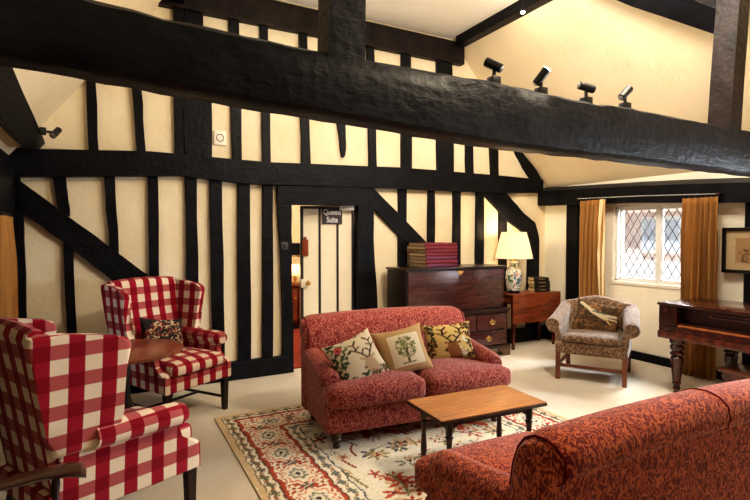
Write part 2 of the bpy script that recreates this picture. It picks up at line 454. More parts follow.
# right wall header (out of level), corner post, far right post
bm = B()
loft(bm, [[(XR-.15, y, z0), (XR, y, z0), (XR, y, z1+.06), (XR-.15, y, z1)] for y, z0, z1 in
          [(YB, 1.94, 2.15), (4.6, 1.925, 2.12), (3.8, 1.895, 2.09), (3.2, 1.86, 2.06), (2.6, 1.83, 2.02), (1.5, 1.83, 2.02), (YF, 1.85, 2.05)]])
trim(bm, 'black wall plate above the leaded window')
bm = B(); box2(bm, (XR-.05, 4.70, 0), (XR, 4.885, 1.95), .01); trim(bm, 'black upright post left of the gold curtain')
bm = B(); box2(bm, (XR-.05, 2.40, 0), (XR, 2.68, 1.86), .01); trim(bm, 'black upright post behind the framed picture')
bm = B(); box2(bm, (XL, YF, 1.68), (XL+.09, YB-.05, 2.16), .01); trim(bm, 'black wall plate above the left gold curtain')

# great tie beam with hewn cross-sections
xs = np.linspace(XL-.05, XR+.1, 64); rings = []
def beam_ring(x):
    b = interp(x, [-.9, -.3, .53, 1.12, 1.9, 4.45, 5.6], [2.15, 2.12, 2.067, 2.046, 2.005, 2.0, 2.0])
    t = interp(x, [-.9, -.3, .53, 1.12, 1.9, 2.7, 2.85, 4.45, 5.6], [2.39, 2.38, 2.338, 2.33, 2.343, 2.326, 2.342, 2.332, 2.325])
    j = lambda a=.004: random.uniform(-a, a)
    return [(x, 2.10+j(), b+.015+j()), (x, 2.125, b+j()), (x, 2.215, b+.005), (x, 2.31, b+.012+j()), (x, 2.325, b+.1), (x, 2.32, t-.015),
            (x, 2.26, t+j()), (x, 2.14, t+j(.006)), (x, 2.11+j(), t-.02+j(.006)), (x, 2.095+j(.006), (b+t)/2+.05+j()), (x, 2.092+j(.006), (b+t)/2-.05+j())]
bm = B(); loft(bm, [beam_ring(x) for x in xs]); trim(bm, 'massive black tie beam crossing the room overhead', smooth=True)
bm = B(); loft(bm, [[(.885+d, 2.11, z), (1.07+d*.5, 2.11, z), (1.07+d*.5, 2.25, z), (.885+d, 2.25, z)] for z, d in ((2.30, 0), (2.6, .006), (3.2, .0), (ZC+.02, .01))]); trim(bm, 'black post standing on the tie beam at upper left')
bm = B(); loft(bm, [[(4.185+d, 2.11, z), (4.335+d, 2.11, z), (4.335+d, 2.28, z), (4.185+d, 2.28, z)] for z, d in ((2.31, 0), (2.7, .03), (3.3, .09), (3.95, .14))]); trim(bm, 'dark brown post standing on the tie beam at upper right', M['browntimber'])
# purlins
bm = B(); box2(bm, (XCR-.02, YF, ZC-.12), (XCR+.16, YB-.09, ZC+.03), .01); trim(bm, 'dark purlin along the right edge of the flat ceiling')
bm = B(); box2(bm, (XCL-.22, YF, ZC-.30), (XCL-.04, YB-.09, ZC-.05), .01); trim(bm, 'dark purlin along the left edge of the flat ceiling')
# brace on the right slope near the post
def rslope(px, py, off=0):
    v = fw+rt*((px-375)/FP)+upv*((250-py)/FP); n = Vector((SL_R, 0, 1)); d = ZE_R+SL_R*XR-off
    return Vector((0, 0, H))+v*((d-H)/n.dot(v))
q = [rslope(*p) for p in ((600, -14), (637, 0), (680, 14), (732, 32), (736, 6), (700, -6), (670, -18), (630, -32))]
bm = B(); prism(bm, q, Vector((-.08, 0, -.075)), .008, 1); trim(bm, 'black wind brace on the right ceiling slope')
# curved brace at the left slope
ed = [((47, 149), (27, 149), 5.1), ((43, 137), (20, 142), 4.93), ((33, 114), (9, 128), 4.55), ((22, 90), (-3, 108), 4.1), ((12, 66), (-14, 86), 3.65), ((0, 36), (-28, 55), 3.15), ((-14, 0), (-45, 20), 2.7)]
nl = Vector((-SL_L, 0, 1)).normalized()
pl_ = at(37, 148, 'y', 5.2); dl_ = nl.dot(pl_)                 # face plane parallel to the slope
def lslope(px, py):
    v = fw+rt*((px-375)/FP)+upv*((250-py)/FP); o = Vector((0, 0, H))
    return o+v*((dl_-nl.dot(o))/nl.dot(v))
rings = []
for a, b, y in ed:
    p, q2 = lslope(*a), lslope(*b); n = nl*.16
    rings.append([p, q2, q2+n, p+n])
bm = B(); loft(bm, rings); trim(bm, 'curved black brace rising from the left end of the rail')

# ------------------------------------------------------------------ window(s)
def window_x(idx, x, w, name_label, lights=2, inward=-1):
    y0, y1, z0, z1 = w
    bm = B(); d = .035; xm = x
    for a, b in (((y0, z0), (y0+d, z1)), ((y1-d, z0), (y1, z1)), ((y0, z0), (y1, z0+d)), ((y0, z1-d), (y1, z1))):
        box2(bm, (xm-.035, a[0], a[1]), (xm+.035, b[0], b[1]), .006)
    ym = []
    for k in range(1, lights):
        y = lerp(y0, y1, k/lights); ym.append(y); box2(bm, (xm-.04, y-.03, z0), (xm+.04, y+.03, z1), .008)
    o = struct('window_%d' % idx, bm, M['stone'], name_label, 'window')
    gl = B(); box2(gl, (xm-.004, y0+d, z0+d), (xm+.004, y1-d, z1-d)); mk('glass', gl, M['glass'], o, False)
    ed = [y0+d]+ym+[y1-d]
    for a, b in zip(ed, ed[1:]):
        a += .02; b -= .02
        fr = B()
        for p, q in (((a, z0+d), (a+.02, z1-d)), ((b-.02, z0+d), (b, z1-d)), ((a, z0+d), (b, z0+d+.02)), ((a, z1-d-.02), (b, z1-d))):
            box2(fr, (xm-.018, p[0], p[1]), (xm+.018, q[0], q[1]))
        cas = mk('casement', fr, M['stone'], o, False)
        lb = B(); A, Bb, Z0, Z1 = a+.015, b-.015, z0+d+.015, z1-d-.015
        cw, ch = .098, .165
        for s in (1, -1):
            for k in range(-12, 22):
                # lines z = Z0 + s*(y-A-k*cw)*(ch/cw)
                pts = []
                for yy in np.linspace(A, Bb, 90):
                    zz = Z0+s*(yy-A-k*cw)*(ch/cw)
                    if Z0 <= zz <= Z1: pts.append((xm+inward*.006, float(yy), float(zz)))
                if len(pts) > 1: tube(lb, [pts[0], pts[-1]], .0046, 5)
        mk('lead_lattice', lb, M['lead'], cas, False)
    return o
win = window_x(1, XR+.075, W1, 'white framed window with diamond leaded panes')
bm = B(); box2(bm, (XR-.012, W1[0]-.04, W1[2]-.035), (XR+.15, W1[1]+.03, W1[2]+.004), .006); mk('sill', bm, M['white'], win, False)
window_x(2, XR+.14, W2, 'leaded window further along the right wall')
window_x(3, XL-.14, W3, 'leaded window in the left wall beside the gold curtain', inward=1)

# ------------------------------------------------------------------ curtains
def curtain(name, label, x, y0, y1, z0, z1, folds, depth, gather=0.0, rings_n=7, lining=False):
    o = thing(name, label, 'curtain', (x, (y0+y1)/2, 0))
    bm = B(); nu, nv = folds*10, 26; hw = (y1-y0)/2; ph = random.random()*6
    grid = []
    for j in range(nv+1):
        t = j/nv; z = lerp(z1, z0, t); row = []
        for i in range(nu+1):
            u = i/nu
            a = 2*math.pi*folds*u+ph
            amp = depth*(.45+.55*sm(0, .25, t))
            wv = math.sin(a)+.25*math.sin(2.3*a+1+2*t)
            yy = lerp(-hw, hw, u)*(1-gather*sm(0.05, .9, t))+.012*math.sin(3*t+9*u)
            row.append(bm.verts.new((amp*wv*.5, yy, z)))
        grid.append(row)
    for a, b in zip(grid, grid[1:]):
        for i in range(nu): bm.faces.new((a[i], a[i+1], b[i+1], b[i]))
    p = mk('panel', bm, M['curtain'], o, True, True)
    s = p.modifiers.new('thick', 'SOLIDIFY'); s.thickness = .006
    for k in range(rings_n):
        y = lerp(-hw*.95, hw*.95, k/(rings_n-1)); bm = B()
        pts = [(.016*math.sin(a), y, z1+.018+.016*math.cos(a)) for a in np.linspace(0, 2*math.pi, 11)]
        tube(bm, pts, .003, 5, False)
        mk('curtain_ring', bm, M['darkwood'], o)
    if lining:
        bm = B(); gl_ = []
        for j in range(nv+1):
            t = j/nv; z = lerp(z1, z0, t)
            gl_.append([bm.verts.new((-.03+.012*math.sin(9*u+5*t), -hw-.005+.07*u*(1-.4*sm(.6, 1, t)+.3*math.sin(6*t)), z)) for u in np.linspace(0, 1, 9)])
        for a, b in zip(gl_, gl_[1:]):
            for i in range(8): bm.faces.new((a[i], a[i+1], b[i+1], b[i]))
        l_ = mk('lining', bm, M['lining'], o, True, True); l_['label'] = 'pale cream turned back lining'
    return o
curtain('curtain', 'gold curtain left of the leaded window, pale inner edge', XR-.15-.06, 4.14, 4.52, .03, 1.955, 6, .10, lining=True)
curtain('curtain', 'gold curtain right of the leaded window, behind the piano', XR-.15-.06, 2.85, 3.19, .02, 1.90, 6, .10)
curtain('curtain', 'gold curtain at the left edge beside the corner post', XL+.07, 4.70, 5.10, .03, 1.66, 5, .08)
t = thing('curtain_rail', 'thin pale curtain rod in front of the wall plate', 'curtain rod')
bm = B(); tube(bm, [(XR-.21, 4.58, 1.99), (XR-.21, 3.7, 1.965), (XR-.21, 2.84, 1.927)], .005, 8); mk('rod', bm, M['steel'], t)
for y, z in ((4.57, 1.99), (2.84, 1.926)):
    bm = B(); box2(bm, (XR-.22, y-.012, z-.012), (XR-.14, y+.012, z+.012), .003); mk('bracket', bm, M['darkwood'], t)
t = thing('curtain_rail', 'curtain rod above the gold curtain by the corner post', 'curtain rod')
bm = B(); tube(bm, [(XL+.07, 5.12, 1.669), (XL+.07, 3.2, 1.669)], .007, 8); mk('rod', bm, M['darkwood'], t)
for y in (5.11, 3.3):
    bm = B(); box2(bm, (XL+.0, y-.012, 1.66), (XL+.08, y+.012, 1.679), .003); mk('bracket', bm, M['darkwood'], t)

# ------------------------------------------------------------------ outside
bd = thing('building', 'pale neighbouring building seen through the leaded panes', 'building', (11.5, 4, -3))
bm = B(); box2(bm, (0, -9, 0), (.3, 9, 5.2)); mk('wall', bm, M['brick'], bd, False)
bm = B(); box2(bm, (-.06, -9, 0), (0, 9, 3.9)); mk('render_band', bm, M['stone'], bd, False)
bm = B(); loft(bm, [[(-.4, y, 5.15), (3, y, 7.5), (3, y, 7.4), (-.4, y, 5.05)] for y in (-9, 9)]); mk('roof', bm, plain('clay_tiles', L4(206, 176, 160), .9, vscale=5, var=.25), bd, False)
for y in (-2.2, .4, 3.2):
    bm = B(); box2(bm, (-.09, y-.5, 4.1), (-.02, y+.5, 4.95), .01); f = mk('window', bm, M['stone'], bd, False)
    bm = B(); box2(bm, (-.10, y-.42, 4.18), (-.085, y+.42, 4.87)); mk('pane', bm, plain('dull_pane', L4(190, 196, 204), .2), f, False)
bm = B(); box2(bm, (XR+1, -12, -3.1), (25, 20, -3)); struct('ground', bm, plain('paving', L4(180, 174, 164), .9), 'pale paving outside', 'ground')

# ------------------------------------------------------------------ door and the space beyond
dw = .622
door = bpy.data.objects.new('door_1', None)
bm = B()
DY = 5.36; hinge = (2.555, DY); ang = R(16)
box2(bm, (-dw, -.02, .012), (0, .02, 1.848), .003)
door = mk('door_1', bm, M['cream'], None, False); tag(door, 'cream plank door with black strips standing ajar', 'door', kind='structure')
door.location = (hinge[0], hinge[1], 0); door.rotation_euler = (0, 0, -ang)
bm = B()
for a, b in ((-dw, -dw+.035), (-.022, 0), (-.41, -.385), (-.20, -.175)): box2(bm, (a, -.028, .012), (b, -.018, 1.848), .002)
box2(bm, (-dw, -.028, 1.815), (0, -.018, 1.848), .002)
mk('strip', bm, M['strip'], door, False)
bm = B(); lathe(bm, [(.0, 0), (.03, 0), (.03, .006), (.012, .012), (.012, .03), (.027, .042), (.03, .055), (.022, .068), (0, .072)], seg=16)
for v in bm.verts: v.co = Vector((v.co.x-.535, -.02-v.co.z, v.co.y+.955))
mk('knob', bm, M['brass'], door)
bm = B(); box2(bm, (-.615, -.03, .90), (-.55, -.02, 1.0), .003); mk('finger_plate', bm, M['white'], door, False)
bm = B(); box2(bm, (-.60, -.05, 1.27), (-.53, -.02, 1.46), .008); box2(bm, (-.58, -.045, 1.46), (-.552, -.02, 1.49), .004); mk('lock_box', bm, M['rustplate'], door)
cl = B(); box2(cl, (-.17, -.09, 1.80), (-.0, -.03, 1.858), .008); cl = mk('door_closer', cl, M['steel'], door)
bm = B(); tube(bm, [(-.10, -.06, 1.85), (-.18, -.14, 1.88), (-.25, -.17, 1.885)], .010, 6); mk('closer_arm', bm, M['steel'], cl)
# sign
sg = thing('door_sign', 'small dark sign lettered Queens Suite on the door', 'sign'); sg.location = door.location; sg.rotation_euler = door.rotation_euler
bm = B(); box2(bm, (-.37, -.038, 1.64), (-.135, -.029, 1.83), .003); mk('board', bm, M['signdark'], sg, False)
for txt, z in (('Queens', 1.75), ('Suite', 1.66)):
    cu = bpy.data.curves.new('lettering', 'FONT'); cu.body = txt; cu.align_x = 'CENTER'; cu.size = .088; cu.extrude = .002; cu.offset = .003
    tmp = bpy.data.objects.new('tmp', cu); C.objects.link(tmp); bpy.context.view_layer.update()
    me = bpy.data.meshes.new_from_object(tmp.evaluated_get(bpy.context.evaluated_depsgraph_get()))
    bpy.data.objects.remove(tmp)
    me.materials.clear(); me.materials.append(M['signtext'])
    me.transform(Matrix.Translation((-.2525, -.041, z)) @ Matrix.Rotation(R(90), 4, 'X') @ Matrix.Diagonal((.74, 1, 1, 1)))
    o = bpy.data.objects.new('lettering', me); C.objects.link(o); o.parent = sg
# switch on the jamb
t = thing('light_switch', 'grey square switch plate on the left door post', 'switch')
p = at(284.5, 246, 'y', YB-.075)
bm = B(); box2(bm, (p.x-.04, YB-.085, p.z-.04), (p.x+.04, YB-.068, p.z+.04), .004); mk('plate', bm, M['greyplate'], t)
bm = B(); box2(bm, (p.x-.01, YB-.093, p.z-.015), (p.x+.01, YB-.084, p.z+.015), .002); mk('rocker', bm, M['black'], t)
# beyond the door
bm = B(); box2(bm, (.6, YB+.12, -.1), (4.0, 8.6, 0)); struct('floor_beyond', bm, M['redcarpet'], 'reddish floor beyond the door', 'floor')
bm = B(); box2(bm, (.6, 8.3, 0), (4.0, 8.4, 2.5)); struct('wall_beyond', bm, M['plaster'], 'cream wall seen through the door gap', 'wall')
bm = B(); box2(bm, (.5, YB+.12, 0), (.6, 8.4, 2.5)); struct('wall_beyond_left', bm, M['plaster'], 'left wall of the space beyond the door', 'wall')
bm = B(); box2(bm, (3.9, YB+.12, 0), (4.0, 8.4, 2.5)); struct('wall_beyond_right', bm, M['plaster'], 'right wall of the space beyond the door', 'wall')
bm = B(); box2(bm, (.5, YB+.12, 2.5), (4.0, 8.4, 2.6)); struct('ceiling_beyond', bm, M['ceiling'], 'ceiling of the space beyond the door', 'ceiling')
pz = at(298, 249, 'y', 8.25)
bm = B(); box2(bm, (.6, 8.24, pz.z-.10), (3.9, 8.3, pz.z+.10), .01); trim(bm, 'black rail on the wall beyond the door')
pc = at(298, 284, 'y', 7.7)
cb = thing('side_cabinet', 'dark red-brown cabinet glimpsed through the door gap', 'cabinet', (pc.x, 7.9, 0))
bm = B(); box2(bm, (-.45, -.2, .08), (.45, .2, pc.z-.03), .008); mk('carcass', bm, M['mahogany'], cb, False)
bm = B(); box2(bm, (-.48, -.23, pc.z-.03), (.48, .22, pc.z), .006); mk('top', bm, M['mahogany_x'], cb, False)
for s in (-1, 1):
    bm = B(); box2(bm, (s*.22-.2, -.215, .14), (s*.22+.2, -.198, pc.z-.07), .005); d = mk('door', bm, M['mahogany_x'], cb, False)
    bm = B(); lathe(bm, [(0, 0), (.012, 0), (.016, .02), (0, .026)], (0, 0, 0), 10)
    for v in bm.verts: v.co = Vector((v.co.x+s*.05, -.215-v.co.z, v.co.y+.5))
    mk('knob', bm, M['brass'], d)
bm = B(); box2(bm, (-.43, -.18, 0), (.43, .18, .08)); mk('plinth', bm, M['leg'], cb, False)
gl = thing('glow_lamp', 'small lit lamp on the cabinet beyond the door', 'lamp', (pc.x+.02, 7.9, pc.z))
bm = B(); lathe(bm, [(0, 0), (.06, 0), (.06, .015), (.02, .03), (.035, .09), (.015, .14), (0, .15)]); mk('base', bm, M['brass'], gl)
bm = B(); lathe(bm, [(.12, .13), (.07, .30), (.068, .30), (.118, .13)], seg=24); mk('shade', bm, M['shade'], gl)

# ------------------------------------------------------------------ RUG (painted weave)
RX0, RX1, RY0, RY1 = .745, 3.28, .75, 4.2
def lobed(X, Y, cx, cy, r, n, rot=0, depth=.25, sx=1, sy=1):
    dx, dy = (X-cx)/sx, (Y-cy)/sy; a = np.arctan2(dy, dx)+rot; rr = np.hypot(dx, dy)
    return rr < r*(1-depth+depth*np.cos(n*a))
def paint_rug():
    st = .0085
    nx, ny = int((RX1-RX0)/st), int((RY1-RY0)/st)
    X, Y = np.meshgrid(np.linspace(0, RX1-RX0, nx), np.linspace(0, RY1-RY0, ny))
    Wd, Ln = RX1-RX0, RY1-RY0
    wx = X+.006*np.sin(23*Y)+.004*np.sin(57*Y+2); wy = Y+.006*np.sin(21*X)+.004*np.sin(61*X+1)
    dL, dR, dB, dT = wx, Wd-wx, wy, Ln-wy
    D = np.minimum(np.minimum(dL, dR), np.minimum(dB, dT))
    along = np.where(np.minimum(dL, dR) <= np.minimum(dB, dT), Y, X+.13)
    col = np.zeros(X.shape+(3,)); 
    cream, red, dred, blue, olive, tan, dark, pale = [lin(c) for c in ((216, 209, 190), (172, 78, 56), (132, 44, 36), (74, 86, 96), (128, 124, 84), (196, 168, 128), (62, 54, 52), (228, 218, 198))]
    col[:] = cream
    # field motifs
    fm = np.random.default_rng(11)
    for k in range(150):
        cx, cy = fm.uniform(.5, Wd-.5), fm.uniform(.5, Ln-.5); r = fm.uniform(.035, .10); c = [red, blue, olive, tan, dred, red, tan, olive][fm.integers(8)]
        n = fm.integers(4, 8); ro = fm.uniform(0, 6)
        m = lobed(X, Y, cx, cy, r, n, ro, .38, fm.uniform(.8, 1.3), fm.uniform(.7, 1.2)); col[m] = c
        m = lobed(X, Y, cx, cy, r*.55, n, ro, .3); col[m] = [pale, red, tan][fm.integers(3)]
        m = lobed(X, Y, cx, cy, r*.25, 3, ro); col[m] = [dark, dred, blue][fm.integers(3)]
    for k in range(70):   # tendrils
        cx, cy, a, L = fm.uniform(.45, Wd-.45), fm.uniform(.45, Ln-.45), fm.uniform(0, 6.3), fm.uniform(.12, .3); c = [olive, blue, dred, tan][fm.integers(4)]
        cv = fm.uniform(-5, 5)
        for q in np.linspace(0, L, int(L/.008)):
            a2 = a+cv*q; cx += .008*math.cos(a2); cy += .008*math.sin(a2)
            i, j = int(cy/Ln*ny), int(cx/Wd*nx)
            if 1 < i < ny-2 and 1 < j < nx-2: col[i, j:j+2] = c
    for cx, cy in ((Wd*.5, Ln*.5), (Wd*.42, Ln*.78), (Wd*.62, Ln*.26), (Wd*.70, Ln*.72), (Wd*.3, Ln*.34)):  # large red palmettes
        for s, c in ((.26, red), (.21, tan), (.17, red), (.11, pale), (.05, blue)):
            m = lobed(X, Y, cx, cy, s, 8, s*5, .32, 1.25, .85); col[m] = c
    # borders by distance from the edge
    def band(a, b, c): col[(D >= a) & (D < b)] = c
    band(0, .042, lin((208, 184, 146))); band(.042, .05, lin((110, 92, 76))); band(.05, .125, pale); band(.125, .138, lin((100, 72, 60)))
    band(.138, .43, red); band(.43, .441, lin((96, 70, 62))); band(.445, .53, pale); band(.53, .542, blue)
    def rep(p, off=0): return (np.mod(along+off, p)-p/2)
    for d0, per, c in ((.083, .11, lin((110, 100, 86))), (.487, .12, lin((112, 116, 116)))):
        u = rep(per); m = (np.hypot(u/1.3, D-d0) < .024*(1+.4*np.cos(4*np.arctan2(D-d0, u)))); col[m] = c
        u = rep(per, per/2); m = (np.hypot(u, D-d0) < .013); col[m] = red
        m = (np.abs(D-d0-.02*np.sin(along*2*np.pi/per)) < .005); col[m] = olive
    inb = (D > .145) & (D < .425)
    u = rep(.34)
    v = D-.285
    for s, c in ((.135, pale), (.112, lin((206, 128, 100))), (.098, pale), (.06, lin((120, 122, 112))), (.042, cream), (.018, dark)):
        a = np.arctan2(v, u); m = inb & (np.hypot(u/1.15, v/.85) < s*(1+.16*np.cos(8*a))); col[m] = c
    u2 = rep(.34, .17)
    for vv in (-.09, .0, .09):
        m = inb & (np.hypot(u2, v-vv) < .034*(1+.35*np.cos(5*np.arctan2(v-vv, u2)))); col[m] = pale if vv else lin((90, 96, 92))
        m = inb & (np.hypot(u2, v-vv) < .012); col[m] = dred
    m = inb & (np.abs(v-.10*np.sin(along*2*np.pi/.34*1.0)) < .008) & (np.abs(u) > .11); col[m] = pale
    m = inb & (np.abs(v+.115) < .007) & (np.abs(np.sin(along*40)) > .3); col[m] = pale
    m = inb & (np.abs(v-.115) < .007) & (np.abs(np.sin(along*40+1)) > .3); col[m] = pale
    f = rng.normal(1, .07, X.shape)[..., None]; col = np.clip(col*f, 0, 1)
    return nx, ny, X+RX0, Y+RY0, col
def grid_mesh(name, P, col, mat, parent=None, back=None):
    """P: (ny,nx,3) points, col: (ny,nx,3) linear colours"""
    ny, nx = P.shape[:2]
    idx = np.arange(nx*ny).reshape(ny, nx)
    f = np.stack([idx[:-1, :-1], idx[:-1, 1:], idx[1:, 1:], idx[1:, :-1]], -1).reshape(-1, 4)
    me = bpy.data.meshes.new(name); me.from_pydata(P.reshape(-1, 3).tolist(), [], f.tolist())
    at_ = me.color_attributes.new('Col', 'FLOAT_COLOR', 'POINT')
    c4 = np.ones((nx*ny, 4), np.float32); c4[:, :3] = col.reshape(-1, 3)
    at_.data.foreach_set('color', c4.ravel()); me.materials.append(mat); me.update()
    me.shade_smooth()
    o = bpy.data.objects.new(name, me); C.objects.link(o)
    if parent: o.parent = parent
    return o
nx, ny, X, Y, col = paint_rug()
rug = thing('rug', 'cream and rust red patterned oriental rug under the coffee table', 'rug', (0, 0, 0))
grid_mesh('pile', np.stack([X, Y, np.full_like(X, .012)], -1), col, M['paint_rug'], rug)
bm = B(); box2(bm, (RX0-.004, RY0-.004, .001), (RX1+.004, RY1+.004, .0105)); mk('backing', bm, plain('jute', L4(190, 166, 126), .95), rug, False)

# ------------------------------------------------------------------ SOFAS
def make_sofa(mat, label, loc, rz, seam=False):
    o = thing('sofa', label, 'sofa', loc, rz, 'matching red scroll-patterned sofas')
    HW = .755
    bm = B(); softbox(bm, (-HW+.01, -.35, .10), (HW-.01, .36, .31), .03); mk('base', bm, mat, o)
    # back
    bm = B(); rings = []
    prof = [(.365, .11), (.37, .30), (.375, .50), (.38, .665), (.388, .695), (.43, .70), (.462, .722), (.472, .757), (.462, .80), (.43, .828), (.38, .84), (.325, .835), (.275, .81), (.24, .765), (.215, .70), (.19, .56), (.17, .40), (.16, .25), (.16, .11)]
    for k in range(41):
        u = -1+2*k/40
        x = HW*math.copysign(1-(1-abs(u))**1.35, u) if abs(u) > 0 else 0
        e = abs(x)/HW
        hs = .985-.055*e**2-.09*max(0, (e-.86)/.14)**2.2
        sq = 1-.45*max(0, (e-.9)/.1)**3
        rings.append([(x, .30+(y-.30)*sq, z if z < .42 else .42+(z-.42)*hs*1.06) for y, z in prof])
    loft(bm, rings); mk('backrest', bm, mat, o)
    for r in (rings[2], rings[-3])+((rings[17],) if seam else ()):
        bm = B(); tube(bm, [Vector(p)+Vector((math.copysign(.004, p[0]), 0, .001)) for p in r[5:16]], .004, 6); mk('piping', bm, M['piping'], o)
    for s in (-1, 1):
        bm = B(); rings = []
        for k in range(15):
            t = k/14; y = lerp(-.305, .33, t); zt = lerp(.535, .625, t**1.3); fr = 1-.35*max(0, (.12-t)/.12)**2
            ring = []
            base = [(.045, .11), (.062, .28), (.062, zt-.15), (.066, zt-.11)]
            for q in range(11):
                a = R(-35+q*23); ring.append((.005+.078*fr*math.cos(a), zt-.075+.078*fr*math.sin(a)))
            pts = base+ring+[(-.065, zt-.16), (-.065, .11)]
            rings.append([(s*(HW-.07+px), y, pz) for px, pz in pts])
        loft(bm, rings); mk('arm', bm, mat, o)
    for s in (-1, 1):
        def shp(p, s=s):
            w = sm(-.16, -.27, p.y)
            u = (p.x*s)/(HW-.14)
            p.x = s*max(.006, (p.x*s)*(1+.23*w*u)) ; return p
        bm = B(); softbox(bm, (s*.006 if s > 0 else -(HW-.14), -.44, .30), (HW-.14 if s > 0 else -.006, .20, .455), .05, .035, 11, shp, .02); c = mk('seat_cushion', bm, mat, o)
    for sx in (-1, 1):
        for sy in (-1, 1):
            bm = B(); lathe(bm, [(.018, 0), (.027, .008), (.027, .022), (.02, .032), (.034, .05), (.036, .062), (.028, .075), (.038, .085), (.038, .12)], (sx*(HW-.09), sy*.30-.01, 0), 16); mk('foot', bm, M['oakdark'], o)
    return o
RUGZ = .0125
SOFA_LOC, SOFA_RZ = (2.085, 3.44, RUGZ), R(-5.5)
sofa1 = make_sofa(M['sofa'], 'red patterned sofa facing us with three cushions, back to the chest', SOFA_LOC, SOFA_RZ)
NS_LOC, NS_RZ = (1.99, 1.53, RUGZ), R(179)
sofa2 = make_sofa(M['sofa_near'], 'rust red sofa in the foreground seen from behind at lower right', NS_LOC, NS_RZ, True)

# ------------------------------------------------------------------ CUSHIONS
def pillow(name, label, cat, paint, size, thick, loc, eul, n=64, group=None, backcol=(120, 90, 60)):
    o = thing(name, label, cat, loc, 0, group); o.rotation_euler = eul
    u = np.linspace(-1, 1, n); U, V = np.meshgrid(u, u)
    prof = np.clip((1-U**2), 0, 1)**.45*np.clip((1-V**2), 0, 1)**.45
    pin = 1-.13*(1-np.minimum(np.abs(U), np.abs(V))**2)*np.maximum(np.abs(U), np.abs(V))**3
    X, Z = U*size[0]/2*pin, V*size[1]/2*pin
    front = np.stack([X, -thick/2*prof, Z], -1); back = np.stack([X[:, ::-1], thick/2*prof[:, ::-1], Z[:, ::-1]], -1)
    col = paint(U, V)
    f = grid_mesh('cover_front', front, col, M['paint_fab'], o)
    b = grid_mesh('cover_back', back, np.broadcast_to(lin(backcol), col.shape), M['paint_fab'], o)
    return o
def put(col, m, c): col[m] = lin(c)
def seg(U, V, a, b, w):
    a, b = np.array(a), np.array(b); d = b-a; t = np.clip(((U-a[0])*d[0]+(V-a[1])*d[1])/d.dot(d), 0, 1)
    return np.hypot(U-a[0]-t*d[0], V-a[1]-t*d[1]) < w
def stag(col, U, V, ox, oy, s, body, dark):
    def S(a, b, w, c): put(col, seg(U, V, (ox+a[0]*s, oy+a[1]*s), (ox+b[0]*s, oy+b[1]*s), w*s), c)
    S((.15, -.9), (.0, -.35), .30, body); S((-.02, -.35), (-.06, -.12), .19, body); S((-.06, -.15), (-.30, -.42), .11, body)
    S((.08, -.08), (.32, .0), .07, body); S((-.14, -.06), (-.34, .03), .06, body)
    put(col, np.hypot(U-ox+.32*s, V-oy+.44*s) < .06*s, dark)
    for k in (-1, 1):
        pts = [(.0+.06*k, .0), (.22*k, .22), (.42*k, .45), (.40*k, .78), (.22*k, .98)]
        for a, b in zip(pts, pts[1:]): S(a, b, .045, dark)
        for a, b in (((.22*k, .22), (.06*k, .42)), ((.42*k, .45), (.66*k, .60)), ((.40*k, .75), (.62*k, .88)), ((.42*k, .50), (.2*k, .62))): S(a, b, .038, dark)
def leaves(col, U, V, n, seed, where, cols, r=(.06, .13)):
    g = np.random.default_rng(seed); k = 0
    while k < n:
        x, y = g.uniform(-1, 1, 2)
        if not where(x, y): continue
        a = g.uniform(0, 6.3); dx, dy = U-x, V-y; q = g.uniform(*r)
        m = ((dx*math.cos(a)+dy*math.sin(a))/q)**2+((-dx*math.sin(a)+dy*math.cos(a))/(q*.42))**2 < 1
        put(col, m, cols[g.integers(len(cols))]); k += 1
def p_stag_left(U, V):
    c = np.empty(U.shape+(3,)); c[:] = lin((206, 190, 160))
    leaves(c, U, V, 90, 3, lambda x, y: x < -.45+.2*math.sin(4*y) or y < -.62 or abs(y) > .93 or x > .93, [(46, 62, 44), (66, 84, 54), (34, 44, 38), (92, 104, 70)])
    stag(c, U, V, .30, -.12, .82, (176, 148, 116), (92, 70, 54))
    put(c, np.hypot(U+.62, V-.6) < .15, (190, 96, 92)); put(c, np.hypot(U+.62, V-.6) < .06, (150, 50, 54))
    leaves(c, U, V, 30, 8, lambda x, y: y < -.68, [(46, 62, 44), (66, 84, 54), (120, 70, 50)])
    return c
def p_tree(U, V):
    c = np.empty(U.shape+(3,)); c[:] = lin((186, 152, 108))
    put(c, (np.abs(U-.06) < .66) & (np.abs(V+.02) < .68), (176, 140, 96)); put(c, (np.abs(U-.06) < .63) & (np.abs(V+.02) < .65), (222, 208, 178))
    put(c, seg(U, V, (.06, -.52), (.06, 0), .05), (92, 76, 56))
    leaves(c, U, V, 190, 4, lambda x, y: ((x-.06)/.40)**2+((y-.10)/.44)**2 < 1, [(112, 116, 72), (142, 140, 92), (92, 96, 60), (164, 156, 108)], (.03, .07))
    put(c, seg(U, V, (-.2, -.54), (.3, -.54), .02), (140, 136, 100)); return c
def p_stag_right(U, V):
    c = np.empty(U.shape+(3,)); c[:] = lin((206, 176, 112))
    leaves(c, U, V, 150, 6, lambda x, y: x < -.62 or x > .60 or y > .82 or (y < -.8 and abs(x) > .4), [(58, 44, 30), (40, 44, 34), (96, 62, 36), (120, 76, 44), (70, 78, 54)])
    leaves(c, U, V, 20, 16, lambda x, y: .25 < x < .6 and y < .2, [(206, 200, 172), (220, 214, 190)])
    stag(c, U, V, .05, -.10, .86, (140, 92, 54), (66, 44, 30)); return c
